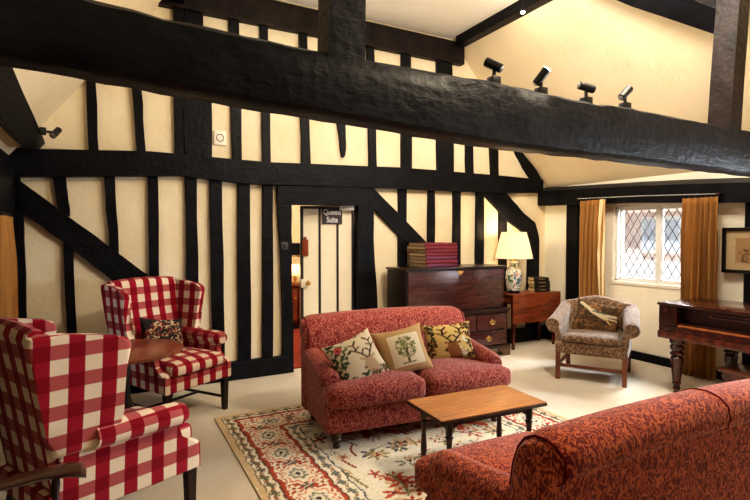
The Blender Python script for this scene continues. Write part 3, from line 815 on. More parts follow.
def p_heron(U, V):
    c = np.empty(U.shape+(3,)); c[:] = lin((96, 72, 50))
    leaves(c, U, V, 120, 9, lambda x, y: True, [(74, 56, 42), (126, 92, 60), (58, 52, 42), (140, 104, 66), (84, 60, 40)], (.1, .22))
    for a, b, w in (((-.8, .75), (-.2, .25), .09), ((-.25, .3), (.35, .0), .13), ((.1, .15), (.8, .2), .08), ((.2, .0), (.9, -.02), .05)): put(c, seg(U, V, a, b, w), (192, 178, 150))
    put(c, seg(U, V, (-.2, .3), (.3, .25), .05), (90, 96, 92)); put(c, seg(U, V, (.3, .02), (.6, -.3), .04), (190, 160, 110)); return c
def p_flowers(U, V):
    c = np.empty(U.shape+(3,)); c[:] = lin((48, 42, 42))
    leaves(c, U, V, 330, 12, lambda x, y: (x/.98)**2+(y/.9)**2 < 1, [(150, 60, 50), (190, 160, 120), (120, 104, 70), (206, 190, 160), (96, 46, 50), (170, 110, 70), (70, 76, 80)], (.04, .09)); return c
S = Matrix.Translation(SOFA_LOC) @ Matrix.Rotation(SOFA_RZ, 4, 'Z')
def on_sofa(x, y, z): return tuple(S @ Vector((x, y, z)))
pillow('cushion', 'cushion with a stag and dark green leaves, leaning in the left corner of the sofa', 'cushion', p_stag_left, (.42, .37), .15, on_sofa(-.47, -.19, .575), (R(-32), R(-15), SOFA_RZ+R(12)))
pillow('cushion', 'tan cushion with a green tree on a cream square, on the sofa', 'cushion', p_tree, (.42, .39), .15, on_sofa(-.07, -.14, .592), (R(-28), R(-9), SOFA_RZ+R(-4)))
pillow('cushion', 'dark edged cushion with a brown stag on yellow, at the right of the sofa', 'cushion', p_stag_right, (.44, .33), .14, on_sofa(.42, -.01, .60), (R(-24), R(-3), SOFA_RZ+R(-10)))

# ------------------------------------------------------------------ COFFEE TABLE
ct = thing('coffee_table', 'low rectangular oak coffee table on turned legs on the rug', 'coffee table', (2.045, 2.475, RUGZ), R(-3))
bm = B(); box2(bm, (-.39, -.205, .42), (.39, .205, .442), .006); mk('tabletop', bm, M['oak'], ct)
bm = B()
for a, b in (((-.392, -.207), (.392, -.19)), ((-.392, .19), (.392, .207)), ((-.392, -.207), (-.372, .207)), ((.372, -.207), (.392, .207))): box2(bm, (a[0], a[1], .416), (b[0], b[1], .436), .004)
mk('edge_moulding', bm, M['oakdark'], ct)
bm = B()
for s in (-1, 1):
    pts = [(-.31, s*.15, .418), (.31, s*.15, .418), (.31, s*.15, .365), (.27, s*.15, .36), (.24, s*.15, .38), (-.24, s*.15, .38), (-.27, s*.15, .36), (-.31, s*.15, .365)]
    prism(bm, pts, (0, .015, 0))
    pts = [(s*.315, -.15, .418), (s*.315, .15, .418), (s*.315, .15, .355), (s*.315, .11, .36), (s*.315, .07, .385), (s*.315, -.07, .385), (s*.315, -.11, .36), (s*.315, -.15, .355)]
    prism(bm, pts, (-s*.015, 0, 0))
mk('apron', bm, M['oakdark'], ct, False)
for sx in (-1, 1):
    for sy in (-1, 1):
        bm = B(); lathe(bm, [(.014, 0), (.02, .008), (.018, .04), (.016, .06), (.024, .075), (.016, .09), (.02, .14), (.014, .24), (.019, .30), (.026, .312), (.018, .325), (.022, .34), (.022, .42)], (sx*.30, sy*.145, 0), 14); mk('leg', bm, M['oakdark'], ct)
bm = B()
for s in (-1, 1):
    box2(bm, (s*.30-.012, -.145, .05), (s*.30+.012, .145, .078), .003)
box2(bm, (-.30, -.012, .052), (.30, .012, .076), .003)
mk('stretcher', bm, M['oakdark'], ct)

# ------------------------------------------------------------------ WING CHAIRS
def make_wing(label, loc, rz):
    o = thing('wing_chair', label, 'armchair', loc, rz, 'red gingham wing chairs')
    g = M['gingham']
    def taper(p): p.x *= 1-.16*sm(-.3, .35, p.y); return p
    bm = B(); softbox(bm, (-.325, -.36, .28), (.325, .34, .40), .02, fn=taper); mk('seat_frame', bm, g, o)
    bm = B(); softbox(bm, (-.265, -.375, .395), (.265, .19, .505), .045, .03, 9, taper, .015); mk('seat_cushion', bm, g, o)
    # back: lofted across x
    bm = B(); rings = []
    prof = [(.31, .38), (.335, .55), (.375, .80), (.42, 1.05), (.43, 1.09), (.42, 1.12), (.395, 1.137), (.365, 1.13), (.34, 1.11), (.33, 1.07), (.30, .86), (.26, .70), (.22, .58), (.20, .46), (.20, .38)]
    for k in range(25):
        u = -1+2*k/24; hs = 1-.022*abs(u)**2.2; sc = 1-.25*max(0, (abs(u)-.88)/.12)**2
        rings.append([(u*(.245+.06*(z-.38)/.7), .32+(y-.32)*1+(0 if sc == 1 else 0), .38+(z-.38)*hs) for y, z in prof])
    loft(bm, rings); mk('backrest', bm, g, o)
    for s in (-1, 1):
        bm = B()
        out = [(.33, .57), (.36, .66), (.40, .87), (.435, 1.06), (.43, 1.095), (.39, 1.105), (.30, 1.095), (.20, 1.08), (.10, 1.062), (.05, 1.045), (.035, 1.01), (.06, .91), (.085, .80), (.08, .70), (.05, .65), (.06, .61), (.09, .57)]
        prism(bm, [(0, y, z) for y, z in out], (.06, 0, 0), .022, 3)
        bmesh.ops.triangulate(bm, faces=[f for f in bm.faces if len(f.verts) > 4])
        bmesh.ops.subdivide_edges(bm, edges=[e for e in bm.edges if e.calc_length() > .12], cuts=2)
        bmesh.ops.triangulate(bm, faces=[f for f in bm.faces if len(f.verts) > 4])
        for v in bm.verts:
            x, y, z = v.co
            fl = .15*max(0, .36-y)*sm(.45, .9, z)+.02*max(0, .36-y)*(1-sm(.45, .9, z))+.05*(z-.4)*sm(.3, .4, y)*0
            v.co.x = s*(.245+.055*max(0, z-.4)/.7+x+fl)
        w = mk('wing', bm, g, o)
        # arm: panel below and roll above
        bm = B()
        pan = [(-.365, .285), (-.365, .415), (-.345, .435), (-.28, .445), (-.24, .475), (-.225, .52), (-.235, .56), (-.235, .60), (.12, .60), (.30, .60), (.31, .285)]
        prism(bm, [(0, y, z) for y, z in pan], (.06, 0, 0), .015, 2)
        for v in bm.verts:
            x, y, z = v.co
            v.co.x = s*((.272+x)*(1-.16*sm(-.3, .35, y))+.02*sm(.5, .6, z))
        bmesh.ops.triangulate(bm, faces=[f for f in bm.faces if len(f.verts) > 4])
        mk('arm_panel', bm, g, o)
        bm = B(); rings = []
        for k in range(13):
            t = k/12; y = lerp(-.265, .17, t); rr = .060*(1-.25*max(0, (.1-t)/.1)**2)
            cx = lerp(.325, .295, t); cz = .603+.012*t
            rings.append([(s*(cx+rr*1.12*math.cos(a)), y, cz+rr*math.sin(a)) for a in np.linspace(0, 2*math.pi, 18, endpoint=False)])
        loft(bm, rings); mk('arm_roll', bm, g, o)
    for s in (-1, 1):
        bm = B(); loft(bm, [[(s*.285+a*w, -.325+b*w, z) for a, b in ((-1, -1), (1, -1), (1, 1), (-1, 1))] for z, w in ((0, .019), (.15, .022), (.30, .026))]); mk('leg', bm, M['leg'], o, False)
        bm = B(); loft(bm, [[(s*.23+a*w, .28+.06*(1-z/.3)+b*w, z) for a, b in ((-1, -1), (1, -1), (1, 1), (-1, 1))] for z, w in ((0, .018), (.15, .021), (.30, .024))]); mk('leg', bm, M['leg'], o, False)
    bm = B()
    for s in (-1, 1): tube(bm, [(s*.285, -.325, .11), (s*.23, .32, .11)], .012, 6)
    tube(bm, [(-.26, -.02, .11), (.26, -.02, .11)], .012, 6)
    mk('stretcher', bm, M['leg'], o)
    return o
WB_LOC, WB_RZ = (.455, 4.54, 0), R(31)
w1 = make_wing('red gingham wing chair against the timbered wall, dark flowered cushion on it', WB_LOC, WB_RZ)
w2 = dup(w1, (-.06, 2.86, 0), R(117), 'red gingham wing chair in the left foreground seen from behind')
Wm = Matrix.Translation(WB_LOC) @ Matrix.Rotation(WB_RZ, 4, 'Z')
pillow('cushion', 'dark oblong cushion embroidered with small flowers, on the gingham wing chair', 'cushion', p_flowers, (.42, .32), .14, tuple(Wm @ Vector((-.02, .085, .645))), (R(-18), R(9), WB_RZ), backcol=(40, 32, 34))

# ------------------------------------------------------------------ ROUND TABLE
rtb = thing('round_table', 'round mahogany pedestal table between the gingham chairs', 'table', (.09, 3.90, 0), R(40))
bm = B(); lathe(bm, [(0, .672), (.33, .672), (.372, .680), (.382, .690), (.382, .698), (.37, .704), (0, .704)], seg=48); mk('tabletop', bm, M['mahogany_x'], rtb)
bm = B(); lathe(bm, [(0, .672), (.10, .672), (.10, .652), (.03, .64), (.025, .60), (.034, .56), (.024, .50), (.03, .38), (.05, .30), (.055, .26), (.035, .22), (.04, .17), (.0, .16)], seg=20); mk('pedestal', bm, M['leg'], rtb)
for k in range(3):
    a = k*2*math.pi/3+.5; bm = B()
    tube(bm, [(r*math.cos(a), r*math.sin(a), z) for r, z in ((.02, .21), (.08, .20), (.14, .13), (.20, .05), (.26, .022), (.29, .016))], [.024, .024, .02, .016, .016, .014], 8); mk('leg', bm, M['leg'], rtb)

# ------------------------------------------------------------------ CAPTAIN'S CHAIR in the corner of the frame
cc = thing('wooden_armchair', 'dark wooden armchair with curled arm, partly seen at lower left', 'chair', (-.33, 1.66, 0), R(90))
wd = plain('dark_polished_arm', L4(64, 32, 20), .3, coat=.3)
for s in (-1, 1):
    bm = B(); rings = []
    path = [(s*.225, .26, .715), (s*.275, .14, .712), (s*.30, .0, .70), (s*.31, -.12, .707), (s*.31, -.20, .706), (s*.31, -.235, .698), (s*.31, -.25, .684)]
    for i, (x, y, z) in enumerate(path):
        w = [.028, .03, .03, .032, .036, .034, .018][i]; h = [.016, .016, .016, .018, .022, .024, .016][i]
        rings.append([(x+w*math.cos(a), y, z+h*math.sin(a)) for a in np.linspace(0, 2*math.pi, 12, endpoint=False)])
    loft(bm, rings); mk('arm', bm, wd, cc)
bm = B(); rings = []
for a in np.linspace(R(28), R(152), 15):
    c_ = Vector((.29*math.cos(a), .12+.18*math.sin(a), 0)); n = Vector((math.cos(a), math.sin(a), 0))
    rings.append([c_+n*(-.02)+Vector((0, 0, .70)), c_+n*.02+Vector((0, 0, .70)), c_+n*.035+Vector((0, 0, .80+.04*math.sin(a))), c_+n*.0+Vector((0, 0, .80+.04*math.sin(a)))])
loft(bm, rings); mk('back_rail', bm, wd, cc)
bm = B(); softbox(bm, (-.26, -.25, .42), (.26, .25, .455), .017); mk('seat', bm, M['darkwood'], cc)
sp = [(.009, 0), (.013, .05), (.009, .09), (.016, .14), (.01, .19), (.014, .23), (.01, .262)]
for s in (-1, 1):
    for (x, y) in ((.305, -.17), (.285, .0), (.24, .16)):
        bm = B(); lathe(bm, sp, (0, 0, 0), 10)
        for v in bm.verts: v.co = Vector((s*lerp(x*.8, x, v.co.z/.26)+v.co.x, y*.95+v.co.y, .44+v.co.z))
        mk('spindle', bm, M['leg'], cc)
for x in (-.14, -.05, .05, .14):
    bm = B(); tube(bm, [(x, .22, .45), (x*1.2, .29, .72)], .009, 8); mk('spindle', bm, M['leg'], cc)
for sx in (-1, 1):
    for sy in (-1, 1):
        bm = B(); tube(bm, [(sx*.18, sy*.17, .43), (sx*.21, sy*.20, .25), (sx*.25, sy*.24, .006)], [.015, .02, .012], 10); mk('leg', bm, M['leg'], cc)

# ------------------------------------------------------------------ CHEST / mule chest
ch = thing('mule_chest', 'large dark mahogany chest with fall front and drawers, red books on it', 'chest', (3.695, 4.785, 0))
x0, x1, dp = -.75, .70, .44
bm = B(); box2(bm, (x0, .01, .57), (x1, dp, 1.105), .004); mk('carcass', bm, M['chestside'], ch, False)
bm = B(); box2(bm, (x0-.025, -.02, 1.105), (x1+.025, dp, 1.13), .008); mk('top', bm, M['darkwood'], ch)
bm = B(); box2(bm, (x0+.02, -.004, .61), (x1-.02, .014, 1.09), .004); fl = mk('fall_front', bm, M['chestfront'], ch)
bm = B(); prism(bm, [(-.035, -.008, 1.085), (.035, -.008, 1.085), (.045, -.008, 1.068), (.012, -.008, 1.045), (0, -.008, 1.035), (-.012, -.008, 1.045), (-.045, -.008, 1.068)], (0, .006, 0)); mk('escutcheon', bm, M['brass'], fl, False)
bm = B(); box2(bm, (x0-.035, -.045, .565), (x1+.06, dp, .595), .01); box2(bm, (x0-.02, -.03, .545), (x1+.045, dp, .57), .006); mk('waist_moulding', bm, M['darkwood'], ch)
bm = B(); box2(bm, (x0-.01, -.01, .10), (x1+.035, dp, .55), .003); mk('drawer_case', bm, M['chestside'], ch, False)
def handle(x, z, par):
    bm = B()
    pts = [(x+.04*math.cos(a), -.036-.006*math.sin(-a), z+.035*math.sin(a)) for a in np.linspace(math.pi, 2*math.pi, 9)]
    tube(bm, pts, .0055, 6)
    prism(bm, [(x+.026*math.cos(a)*(1+.18*math.cos(4*a)), -.029, z+.004+.022*math.sin(a)*(1+.2*math.cos(4*a))) for a in np.linspace(0, 2*math.pi, 20, endpoint=False)], (0, -.003, 0))
    for s in (-1, 1): lathe(bm, [(.006, 0), (.006, .01)], (x+s*.04, -.036, z-.005), 8)
    mk('handle', bm, M['brass'], par)
dx = np.linspace(x0+.01, x1+.015, 4)
for k in range(3):
    bm = B(); box2(bm, (dx[k]+.008, -.03, .345), (dx[k+1]-.008, 0, .53), .006); d = mk('drawer', bm, M['chestfront'], ch); handle((dx[k]+dx[k+1])/2, .445, d)
bm = B(); box2(bm, (dx[0]+.008, -.03, .15), (dx[3]-.008, 0, .33), .006); d = mk('drawer', bm, M['chestfront'], ch)
handle(-.44, .245, d); handle(.42, .245, d)
bm = B(); box2(bm, (x0-.03, -.045, .10), (x1+.06, dp, .14), .01); mk('plinth_moulding', bm, M['darkwood'], ch)
for s, xx in ((1, x0-.03), (-1, x1+.06)):
    for yy in (-.045, dp-.04):
        bm = B(); prism(bm, [(xx, yy, .105), (xx, yy, 0), (xx+s*.11, yy, 0), (xx+s*.13, yy, .05), (xx+s*.17, yy, .075), (xx+s*.20, yy, .105)], (0, .04, 0)); mk('bracket_foot', bm, M['bracketwood'], ch, False)
# stack of large ledgers
zb = 1.1305; hh = [.043, .042, .043, .040, .041, .039, .037]
def make_book(name, w, d, h, cover, label, group, cat='book', bands=True):
    o = thing(name, label, cat, (0, 0, 0), 0, group)
    bm = B(); box2(bm, (-w/2+.004, -d/2+.012, .0045), (w/2-.01, d/2-.008, h-.0045)); mk('pages', bm, M['cream2'], o, False)
    bm = B(); box2(bm, (-w/2, -d/2, 0), (w/2, d/2, .004)); box2(bm, (-w/2, -d/2, h-.004), (w/2, d/2, h))
    # rounded spine along the front
    prism(bm, [(-w/2, -d/2+.012*(1-math.sin(a)) - .006, h/2-(h/2)*math.cos(a)) for a in np.linspace(0, math.pi, 9)], (w, 0, 0))
    c = mk('cover', bm, cover, o, False)
    if bands:
        bm = B()
        box2(bm, (-.2*w, -d/2-.0075, h*.42), (.22*w, -d/2+.002, h*.60), .001)
        mk('gilt_band', bm, M['gilt'], c, False)
    return o
pos = ['lowest of the stack', 'second from the bottom of the stack', 'third from the bottom of the stack', 'middle of the stack', 'third from the top of the stack', 'second from the top of the stack', 'topmost of the stack']
z = zb
for k in range(7):
    b = make_book('ledger', random.uniform(.43, .46), random.uniform(.36, .38), hh[k], M['bookpurple'] if k in (0, 2) else M['bookred'], 'large maroon ledger on the chest, '+pos[k], 'maroon ledgers on the chest', bands=False)
    b.location = (3.47+random.uniform(-.012, .012)-.008*k*.6, 5.012+random.uniform(-.005, .008), z); b.rotation_euler = (0, 0, R(random.uniform(-3, 2)-1)); z += hh[k]+.0006

# ------------------------------------------------------------------ LAMP TABLE
lt = thing('lamp_table', 'mahogany drop-leaf table in the corner carrying the lamp', 'table', (4.66, 4.89, 0))
bm = B(); box2(bm, (-.03, .01, .712), (.84, .36, .735), .006); mk('tabletop', bm, M['mahogany_x'], lt)
bm = B(); box2(bm, (-.03, -.012, .345), (.84, .008, .733), .006); mk('drop_leaf', bm, M['mahogany_x'], lt)
bm = B(); box2(bm, (.0, .03, .60), (.80, .33, .712), .003); mk('apron', bm, M['mahogany'], lt, False)
bm = B(); box2(bm, (-.012, .06, .615), (.003, .30, .70), .004); d = mk('drawer', bm, M['mahogany_x'], lt)
bm = B(); lathe(bm, [(0, 0), (.012, 0), (.016, .02), (0, .026)], seg=10)
for v in bm.verts: v.co = Vector((-.012-v.co.z, v.co.x+.18, v.co.y+.657))
mk('knob', bm, M['brass'], d)
for x in (.03, .77):
    for y in (.045, .315):
        bm = B(); loft(bm, [[(x+a*w, y+b*w, z) for a, b in ((-1, -1), (1, -1), (1, 1), (-1, 1))] for z, w in ((0, .015), (.60, .024), (.712, .024))]); mk('leg', bm, M['mahogany'], lt, False)
# lamp
LP = (4.80, 5.055, .7355)
lamp = thing('table_lamp', 'lit table lamp with pleated cream shade and painted porcelain vase base', 'lamp', LP)
bm = B(); lathe(bm, [(0, 0), (.088, 0), (.09, .012), (.078, .02), (.08, .034), (0, .034)], seg=28); mk('stand', bm, M['blackgloss'], lamp)
bm = B(); lathe(bm, [(0, .034), (.085, .034), (.092, .05), (.10, .12), (.108, .20), (.110, .26), (.10, .30), (.076, .33), (.062, .36), (.062, .39), (.072, .41), (.068, .42), (0, .42)], seg=32); mk('vase_base', bm, M['vase'], lamp)
bm = B(); lathe(bm, [(0, .42), (.02, .42), (.012, .44), (.01, .50), (.016, .51), (.016, .55), (0, .55)], seg=12); mk('lamp_holder', bm, M['brass'], lamp)
pl = lambda a, z: 1+.03*math.cos(44*a)
bm = B(); lathe(bm, [(.243, .465), (.218, .58), (.190, .70), (.158, .815), (.155, .815), (.187, .70), (.215, .58), (.240, .465)], seg=192, fn=pl)
# open ends: remove caps
bmesh.ops.delete(bm, geom=[f for f in bm.faces if len(f.verts) > 4], context='FACES'); mk('lamp_shade', bm, M['shade'], lamp)
bm = B()
for zz, r in ((.467, .247), (.813, .161)):
    tube(bm, [(r*math.cos(a), r*math.sin(a), zz) for a in np.linspace(0, 2*math.pi, 49)], .005, 6, False)
mk('shade_trim', bm, M['cream'], lamp)
bm = B(); lathe(bm, [(0, .55), (.014, .55), (.03, .59), (.026, .63), (0, .645)], seg=14); mk('bulb', bm, emit_mat('bulb', (1, .8, .5, 1), 3), lamp)
# small black books
z = .7355
for k, (h, w) in enumerate(((.05, .24), (.048, .235), (.05, .24), (.045, .22))):
    b = make_book('small_book', w, .17, h, M['bookblack'], 'small black gilt-titled book on the lamp table, '+['lowest of four', 'second from the bottom', 'third from the bottom', 'topmost of four'][k], 'small black books on the lamp table')
    b.location = (5.27+[0, .006, -.004, -.01][k], 5.06, z); b.rotation_euler = (0, 0, R([-12, -16, -13, -17][k])); z += h+.0005

# ------------------------------------------------------------------ CAMEL-BACK ARMCHAIR
ac = thing('camel_armchair', 'low brown damask armchair with scroll arms by the window', 'armchair', (4.60, 3.62, 0), R(-58))
g = M['camel']
bm = B(); softbox(bm, (-.345, -.345, .275), (.345, .33, .40), .02); mk('seat_frame', bm, g, ac)
bm = B(); softbox(bm, (-.275, -.36, .395), (.275, .24, .475), .035, .02, 9); mk('seat_cushion', bm, g, ac)
bm = B(); rings = []
prof = [(.30, .28), (.325, .45), (.355, .62), (.385, .72), (.39, .765), (.37, .795), (.335, .80), (.30, .785), (.28, .75), (.26, .66), (.23, .54), (.21, .42), (.20, .28)]
for k in range(29):
    u = -1+2*k/28; hs = .87+.20*math.exp(-(u/.72)**2)
    rings.append([(u*.335, y-.05*abs(u)**3, z if z < .42 else .42+(z-.42)*hs) for y, z in prof])
loft(bm, rings); mk('backrest', bm, g, ac)
for s in (-1, 1):
    bm = B(); rings = []
    for k in range(15):
        t = k/14; y = lerp(-.31, .30, t); zt = lerp(.645, .765, t**1.4); ox = .04*(1-t)
        rr = .078*(1-.12*max(0, (.08-t)/.08)**2)
        ring = [(.335-.02, .28), (.345, .38), (.35, zt-.17)]
        for q in range(12):
            a = R(-50+q*23); ring.append((.335+ox+rr*math.cos(a), zt-.085+rr*math.sin(a)))
        ring += [(.285, zt-.18), (.275, .28)]
        rings.append([(s*px, y, pz) for px, pz in ring])
    loft(bm, rings); mk('arm', bm, g, ac)
for s in (-1, 1):
    for y, dy in ((-.32, 0), (.30, .05)):
        bm = B(); loft(bm, [[(s*.315+a*.021, y+dy*(1-z/.28)+b*.021, z) for a, b in ((-1, -1), (1, -1), (1, 1), (-1, 1))] for z in (0, .14, .285)]); mk('leg', bm, M['redleg'], ac, False)
bm = B()
box2(bm, (-.315, -.328, .135), (.315, -.31, .165), .002); box2(bm, (-.315, .30, .135), (.315, .32, .165), .002)
for s in (-1, 1): box2(bm, (s*.315-.009, -.32, .125), (s*.315+.009, .32, .155), .002)
mk('stretcher', bm, M['redleg'], ac, False)
Am = Matrix.Translation(ac.location) @ Matrix.Rotation(R(-58), 4, 'Z')
pillow('cushion', 'brown tapestry cushion with pale bird shape on the damask armchair', 'cushion', p_heron, (.47, .36), .13, tuple(Am @ Vector((.02, .06, .61))), (R(-24), R(9), R(-58)), backcol=(80, 60, 44))

# ------------------------------------------------------------------ SQUARE PIANO
pn = thing('square_piano', 'dark rosewood square piano on turned legs against the right wall', 'piano', (4.63, 2.93, 0))
Lp, Dp = 1.75, .70
P = M['piano']
bm = B(); box2(bm, (0, -Lp, .55), (Dp, 0, .66), .006); box2(bm, (.13, -Lp, .66), (Dp, 0, .845), .003)
box2(bm, (0, -.17, .66), (.14, 0, .845), .008); box2(bm, (0, -Lp, .66), (.14, -Lp+.17, .845), .008)
mk('case', bm, P, pn, False)
bm = B(); box2(bm, (-.012, -Lp-.012, .845), (Dp, .012, .87), .006); mk('lid', bm, P, pn)
bm = B(); box2(bm, (.118, -1.55, .67), (.132, -.2, .835), .003); nb = mk('name_board', bm, M['darkwood'], pn, False)
bm = B(); box2(bm, (.110, -.75, .765), (.119, -.40, .80), .006); mk('fret_slot', bm, M['slip'], nb)
bm = B(); box2(bm, (.106, -.735, .771), (.112, -.415, .794), .004); mk('fret_cloth', bm, M['black'], nb)
bm = B(); box2(bm, (.0, -1.57, .66), (.022, -.18, .676), .003); mk('key_slip', bm, M['slip'], pn)
bm = B(); box2(bm, (.022, -1.57, .661), (.118, -.18, .692), .004); mk('fallboard', bm, P, pn)
bm = B(); box2(bm, (-.01, -Lp-.006, .535), (Dp, .006, .60), .006); mk('bottom_rail', bm, M['pianorail'], pn)
lp = [(.016, 0), (.026, .006), (.026, .05), (.034, .06), (.03, .075), (.028, .10), (.04, .11), (.034, .125), (.04, .20), (.052, .32), (.056, .355), (.045, .37), (.06, .385), (.06, .40), (.042, .415), (.058, .44), (.062, .46), (.05, .48), (.066, .50), (.066, .54)]
for x in (.085, Dp-.085):
    for y in ((-.13 if x < .2 else -.33), -Lp+.13):
        bm = B(); lathe(bm, lp, (x, y, 0), 22, lambda a, z: 1+(.05*math.cos(8*a) if .13 < z < .35 else 0)); mk('leg', bm, P, pn)
# bench tucked below
bn = thing('piano_bench', 'low red-brown wooden bench tucked under the piano', 'bench', (4.98, 2.2, 0))
bm = B(); box2(bm, (-.15, -.42, .28), (.15, .30, .32), .006); mk('seat', bm, M['mahogany_x'], bn)
bm = B(); box2(bm, (-.13, -.40, .22), (.13, .28, .28), .004); mk('apron', bm, M['mahogany'], bn, False)
for x in (-.11, .11):
    for y in (-.37, .25):
        bm = B(); box2(bm, (x-.018, y-.018, 0), (x+.018, y+.018, .28), .003); mk('leg', bm, M['mahogany'], bn, False)

# ------------------------------------------------------------------ PICTURE
pf = thing('framed_picture', 'dark framed small brown print on the right wall above the piano', 'picture', (XR-.052, 2.62, 1.355))
fw_, fh = .25, .23
bm = B()
for a, b in (((-fw_, -fh), (-fw_+.035, fh)), ((fw_-.035, -fh), (fw_, fh)), ((-fw_, -fh), (fw_, -fh+.035)), ((-fw_, fh-.035), (fw_, fh))): box2(bm, (-.03, a[0], a[1]), (0, b[0], b[1]), .005)
mk('frame', bm, M['blackgloss'], pf)
bm = B(); box2(bm, (-.008, -fw_+.02, -fh+.02), (-.004, fw_-.02, fh-.02)); mk('mount', bm, plain('mount_card', L4(190, 166, 128), .8, var=.05), pf, False)
u = np.linspace(-1, 1, 40); U, V = np.meshgrid(u, u); cc_ = np.empty(U.shape+(3,)); cc_[:] = lin((176, 142, 104))
leaves(cc_, U, V, 60, 21, lambda x, y: y < .1 and abs(x) < .8, [(130, 98, 70), (104, 78, 56), (150, 118, 84)], (.06, .16))
grid_mesh('print', np.stack([np.full_like(U, -.010), -U*.13, V*.125], -1), cc_, M['print'], pf)

# ------------------------------------------------------------------ SPOTLIGHTS
def spot(label, base, d, lit=False, flip=False, group='black spotlights along the tie beam'):
    o = thing('spotlight', label, 'spotlight', base, 0, group)
    bm = B(); box2(bm, (-.028, -.028, -.012), (.028, .028, .034), .003); mk('base_block', bm, M['black'], o)
    bm = B(); tube(bm, [(0, 0, .03), (0, 0, .09)], .0105, 8); mk('stem', bm, M['black'], o)
    d = Vector(d).normalized(); c = Vector((0, 0, .10)); a = c-d*.052; b = c+d*.052
    bm = B(); tube(bm, [a, a+d*.004, b-d*.006, b], [.018, .025, .026, .026], 18); mk('lamp_head', bm, M['black'], o)
    bm = B(); tube(bm, [b, b+d*.004], .0235, 18); mk('lens', bm, M['lit_lens'] if lit else M['lens'], o)
    bm = B(); tube(bm, [a-d*.006, a+d*.002], [.012, .018], 14); mk('rear_cap', bm, M['steel'], o)
    return o, tuple(Vector(base)+b+d*.012), d
zt = 2.335
def toworld(a, b, f): return rt*a+upv*b+fw*f
s1 = spot('black spotlight on the beam pointing up left, leftmost of four', (1.93, 2.2, 2.362), toworld(-.85, .55, .35))
s2 = spot('lit black spotlight glowing on the beam, second from left', (2.296, 2.2, 2.352), toworld(.55, .75, -.2), True)
s3 = spot('black spotlight on the beam held nearly level, third from left', (2.69, 2.2, 2.345), toworld(.9, -.2, .15))
s4 = spot('black spotlight on the beam pointing up right, rightmost of four', (3.072, 2.2, 2.358), toworld(.65, .65, .25))
pb = at(41, 131, 'y', 4.80)
o5, l5, d5 = spot('black spotlight fixed to the curved brace at upper left', (0, 0, 0), (0.6, -.5, -.45), group='wall spotlight')
del o5['group']
o5.location = (pb.x, pb.y, pb.z); o5.rotation_euler = (0, R(90), R(10))
# downlight fixed to the purlin
pd = at(523, 4, 'x', XCR-.03)
dl = thing('downlight', 'small lit spot lamp under the right purlin', 'spotlight', (pd.x, pd.y, ZC-.125))
bm = B(); lathe(bm, [(0, 0), (.03, 0), (.03, -.03), (.0, -.03)], seg=16); mk('housing', bm, M['black'], dl)
bm = B(); lathe(bm, [(0, -.031), (.02, -.031), (.018, -.042), (0, -.046)], seg=16); mk('lens', bm, M['lit_lens'], dl)
# round dial plate on the wall
p = at(220, 138, 'y', YB-.01)
th = thing('wall_dial', 'small white square plate with round dial high on the back wall', 'thermostat', (p.x, YB, p.z))
bm = B(); box2(bm, (-.062, -.02, -.075), (.062, 0, .075), .006); mk('plate', bm, M['white'], th)
bm = B(); tube(bm, [(.036*math.cos(a), -.022, .036*math.sin(a)) for a in np.linspace(0, 2*math.pi, 25)], .004, 6, False); mk('dial_ring', bm, M['greyplate'], th)

# ------------------------------------------------------------------ LIGHT
def area(name, loc, tgt, size, power, col, sy=None):
    l = bpy.data.lights.new(name, 'AREA'); l.energy = power; l.color = col; l.size = size
    if sy: l.shape = 'RECTANGLE'; l.size_y = sy
    o = bpy.data.objects.new(name, l); C.objects.link(o); o.location = loc
    o.rotation_euler = (Vector(tgt)-Vector(loc)).to_track_quat('-Z', 'Y').to_euler(); return o
def point(name, loc, power, col, r=.05):
    l = bpy.data.lights.new(name, 'POINT'); l.energy = power; l.color = col; l.shadow_soft_size = r
    o = bpy.data.objects.new(name, l); C.objects.link(o); o.location = loc; return o
def spotl(name, loc, d, power, col, ang=70, blend=.8):
    l = bpy.data.lights.new(name, 'SPOT'); l.energy = power; l.color = col; l.spot_size = R(ang); l.spot_blend = blend; l.shadow_soft_size = .03
    o = bpy.data.objects.new(name, l); C.objects.link(o); o.location = loc; o.rotation_euler = Vector(d).to_track_quat('-Z', 'Y').to_euler(); return o
area('overhead_lamp', (2.9, 1.25, 3.8), (2.5, 1.9, 0), .4, 85, (1, .84, .62))
DAY = (.86, .93, 1); WARM = (1, .80, .54)
area('window_daylight', (XR+1.3, 3.75, 2.75), (4.2, 3.3, .4), 1.6, 520, DAY, 1.2)
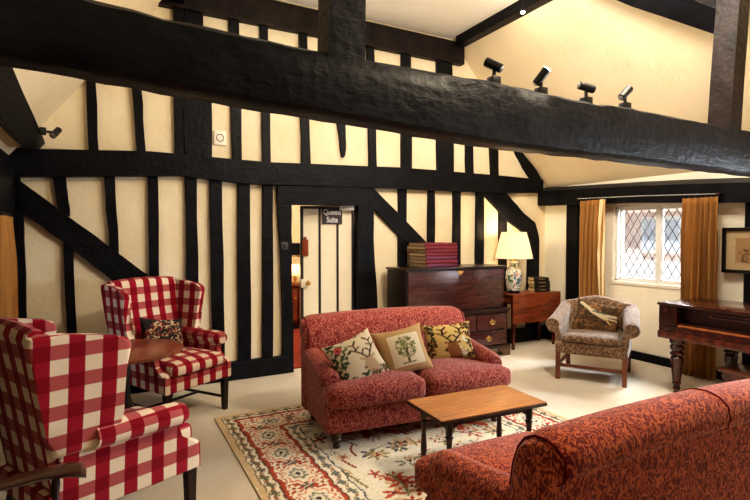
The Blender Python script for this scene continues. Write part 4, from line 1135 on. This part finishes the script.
area('second_window_daylight', (XR+.7, 1.6, 1.75), (1.0, 2.6, .5), 1.4, 420, DAY, 1.1)
area('rear_fill', (3.6, YF+.15, 2.3), (2.2, 4.5, 1.5), 4.2, 16, (1, .95, .88), 2.0)  # added fill behind the camera, the wall there has no window
area('left_daylight', (XL-.5, 3.9, 1.6), (1.5, 3.4, .8), 1.1, 8, DAY, .9)
spotl('spot_glow', s2[1], s2[2], 30, WARM, 110)
spotl('spot_glow_first', s1[1], s1[2], 30, WARM, 110)
spotl('spot_glow_fourth', s4[1], s4[2], 20, WARM, 110)
point('downlight_glow', (pd.x-.12, pd.y, ZC-.30), 2, WARM)
point('upper_left_glow', (1.8, 3.8, 3.2), 24, (1, .90, .74), .15)
area('right_wall_fill', (3.5, 2.4, 3.85), (5.65, 3.5, 1.0), .8, 52, (1, .92, .80))  # added fill above the view to brighten the window wall, no fitting there
point('upper_right_glow', (3.2, 3.8, 2.9), 14, (1, .86, .64), .2)
point('lamp_bulb', (LP[0], LP[1], LP[2]+.60), 6, (1, .78, .50), .04)
point('lamp_wash', (LP[0]-.02, LP[1]-.0, LP[2]+.86), 7, (1, .72, .38), .03)
point('beyond_glow', (pc.x+.02, 7.85, pc.z+.24), 6, (1, .72, .4))
point('beyond_ceiling', (2.0, 6.8, 2.2), 40, (1, .88, .7), .2)
sun = bpy.data.lights.new('sun', 'SUN'); sun.energy = 6.0; sun.angle = R(3); so = bpy.data.objects.new('sun', sun); C.objects.link(so)
so.rotation_euler = Vector((.45, .1, -1)).to_track_quat('-Z', 'Y').to_euler()
w = bpy.data.worlds.new('sky'); bpy.context.scene.world = w; w.use_nodes = True
bg = w.node_tree.nodes['Background']; sk = w.node_tree.nodes.new('ShaderNodeTexSky'); sk.sky_type = 'HOSEK_WILKIE'; sk.turbidity = 5
w.node_tree.links.new(sk.outputs[0], bg.inputs[0]); bg.inputs[1].default_value = 1.6
sc = bpy.context.scene
sc.view_settings.view_transform = 'Standard'; sc.view_settings.look = 'Medium High Contrast'
sc.view_settings.exposure = 0.42
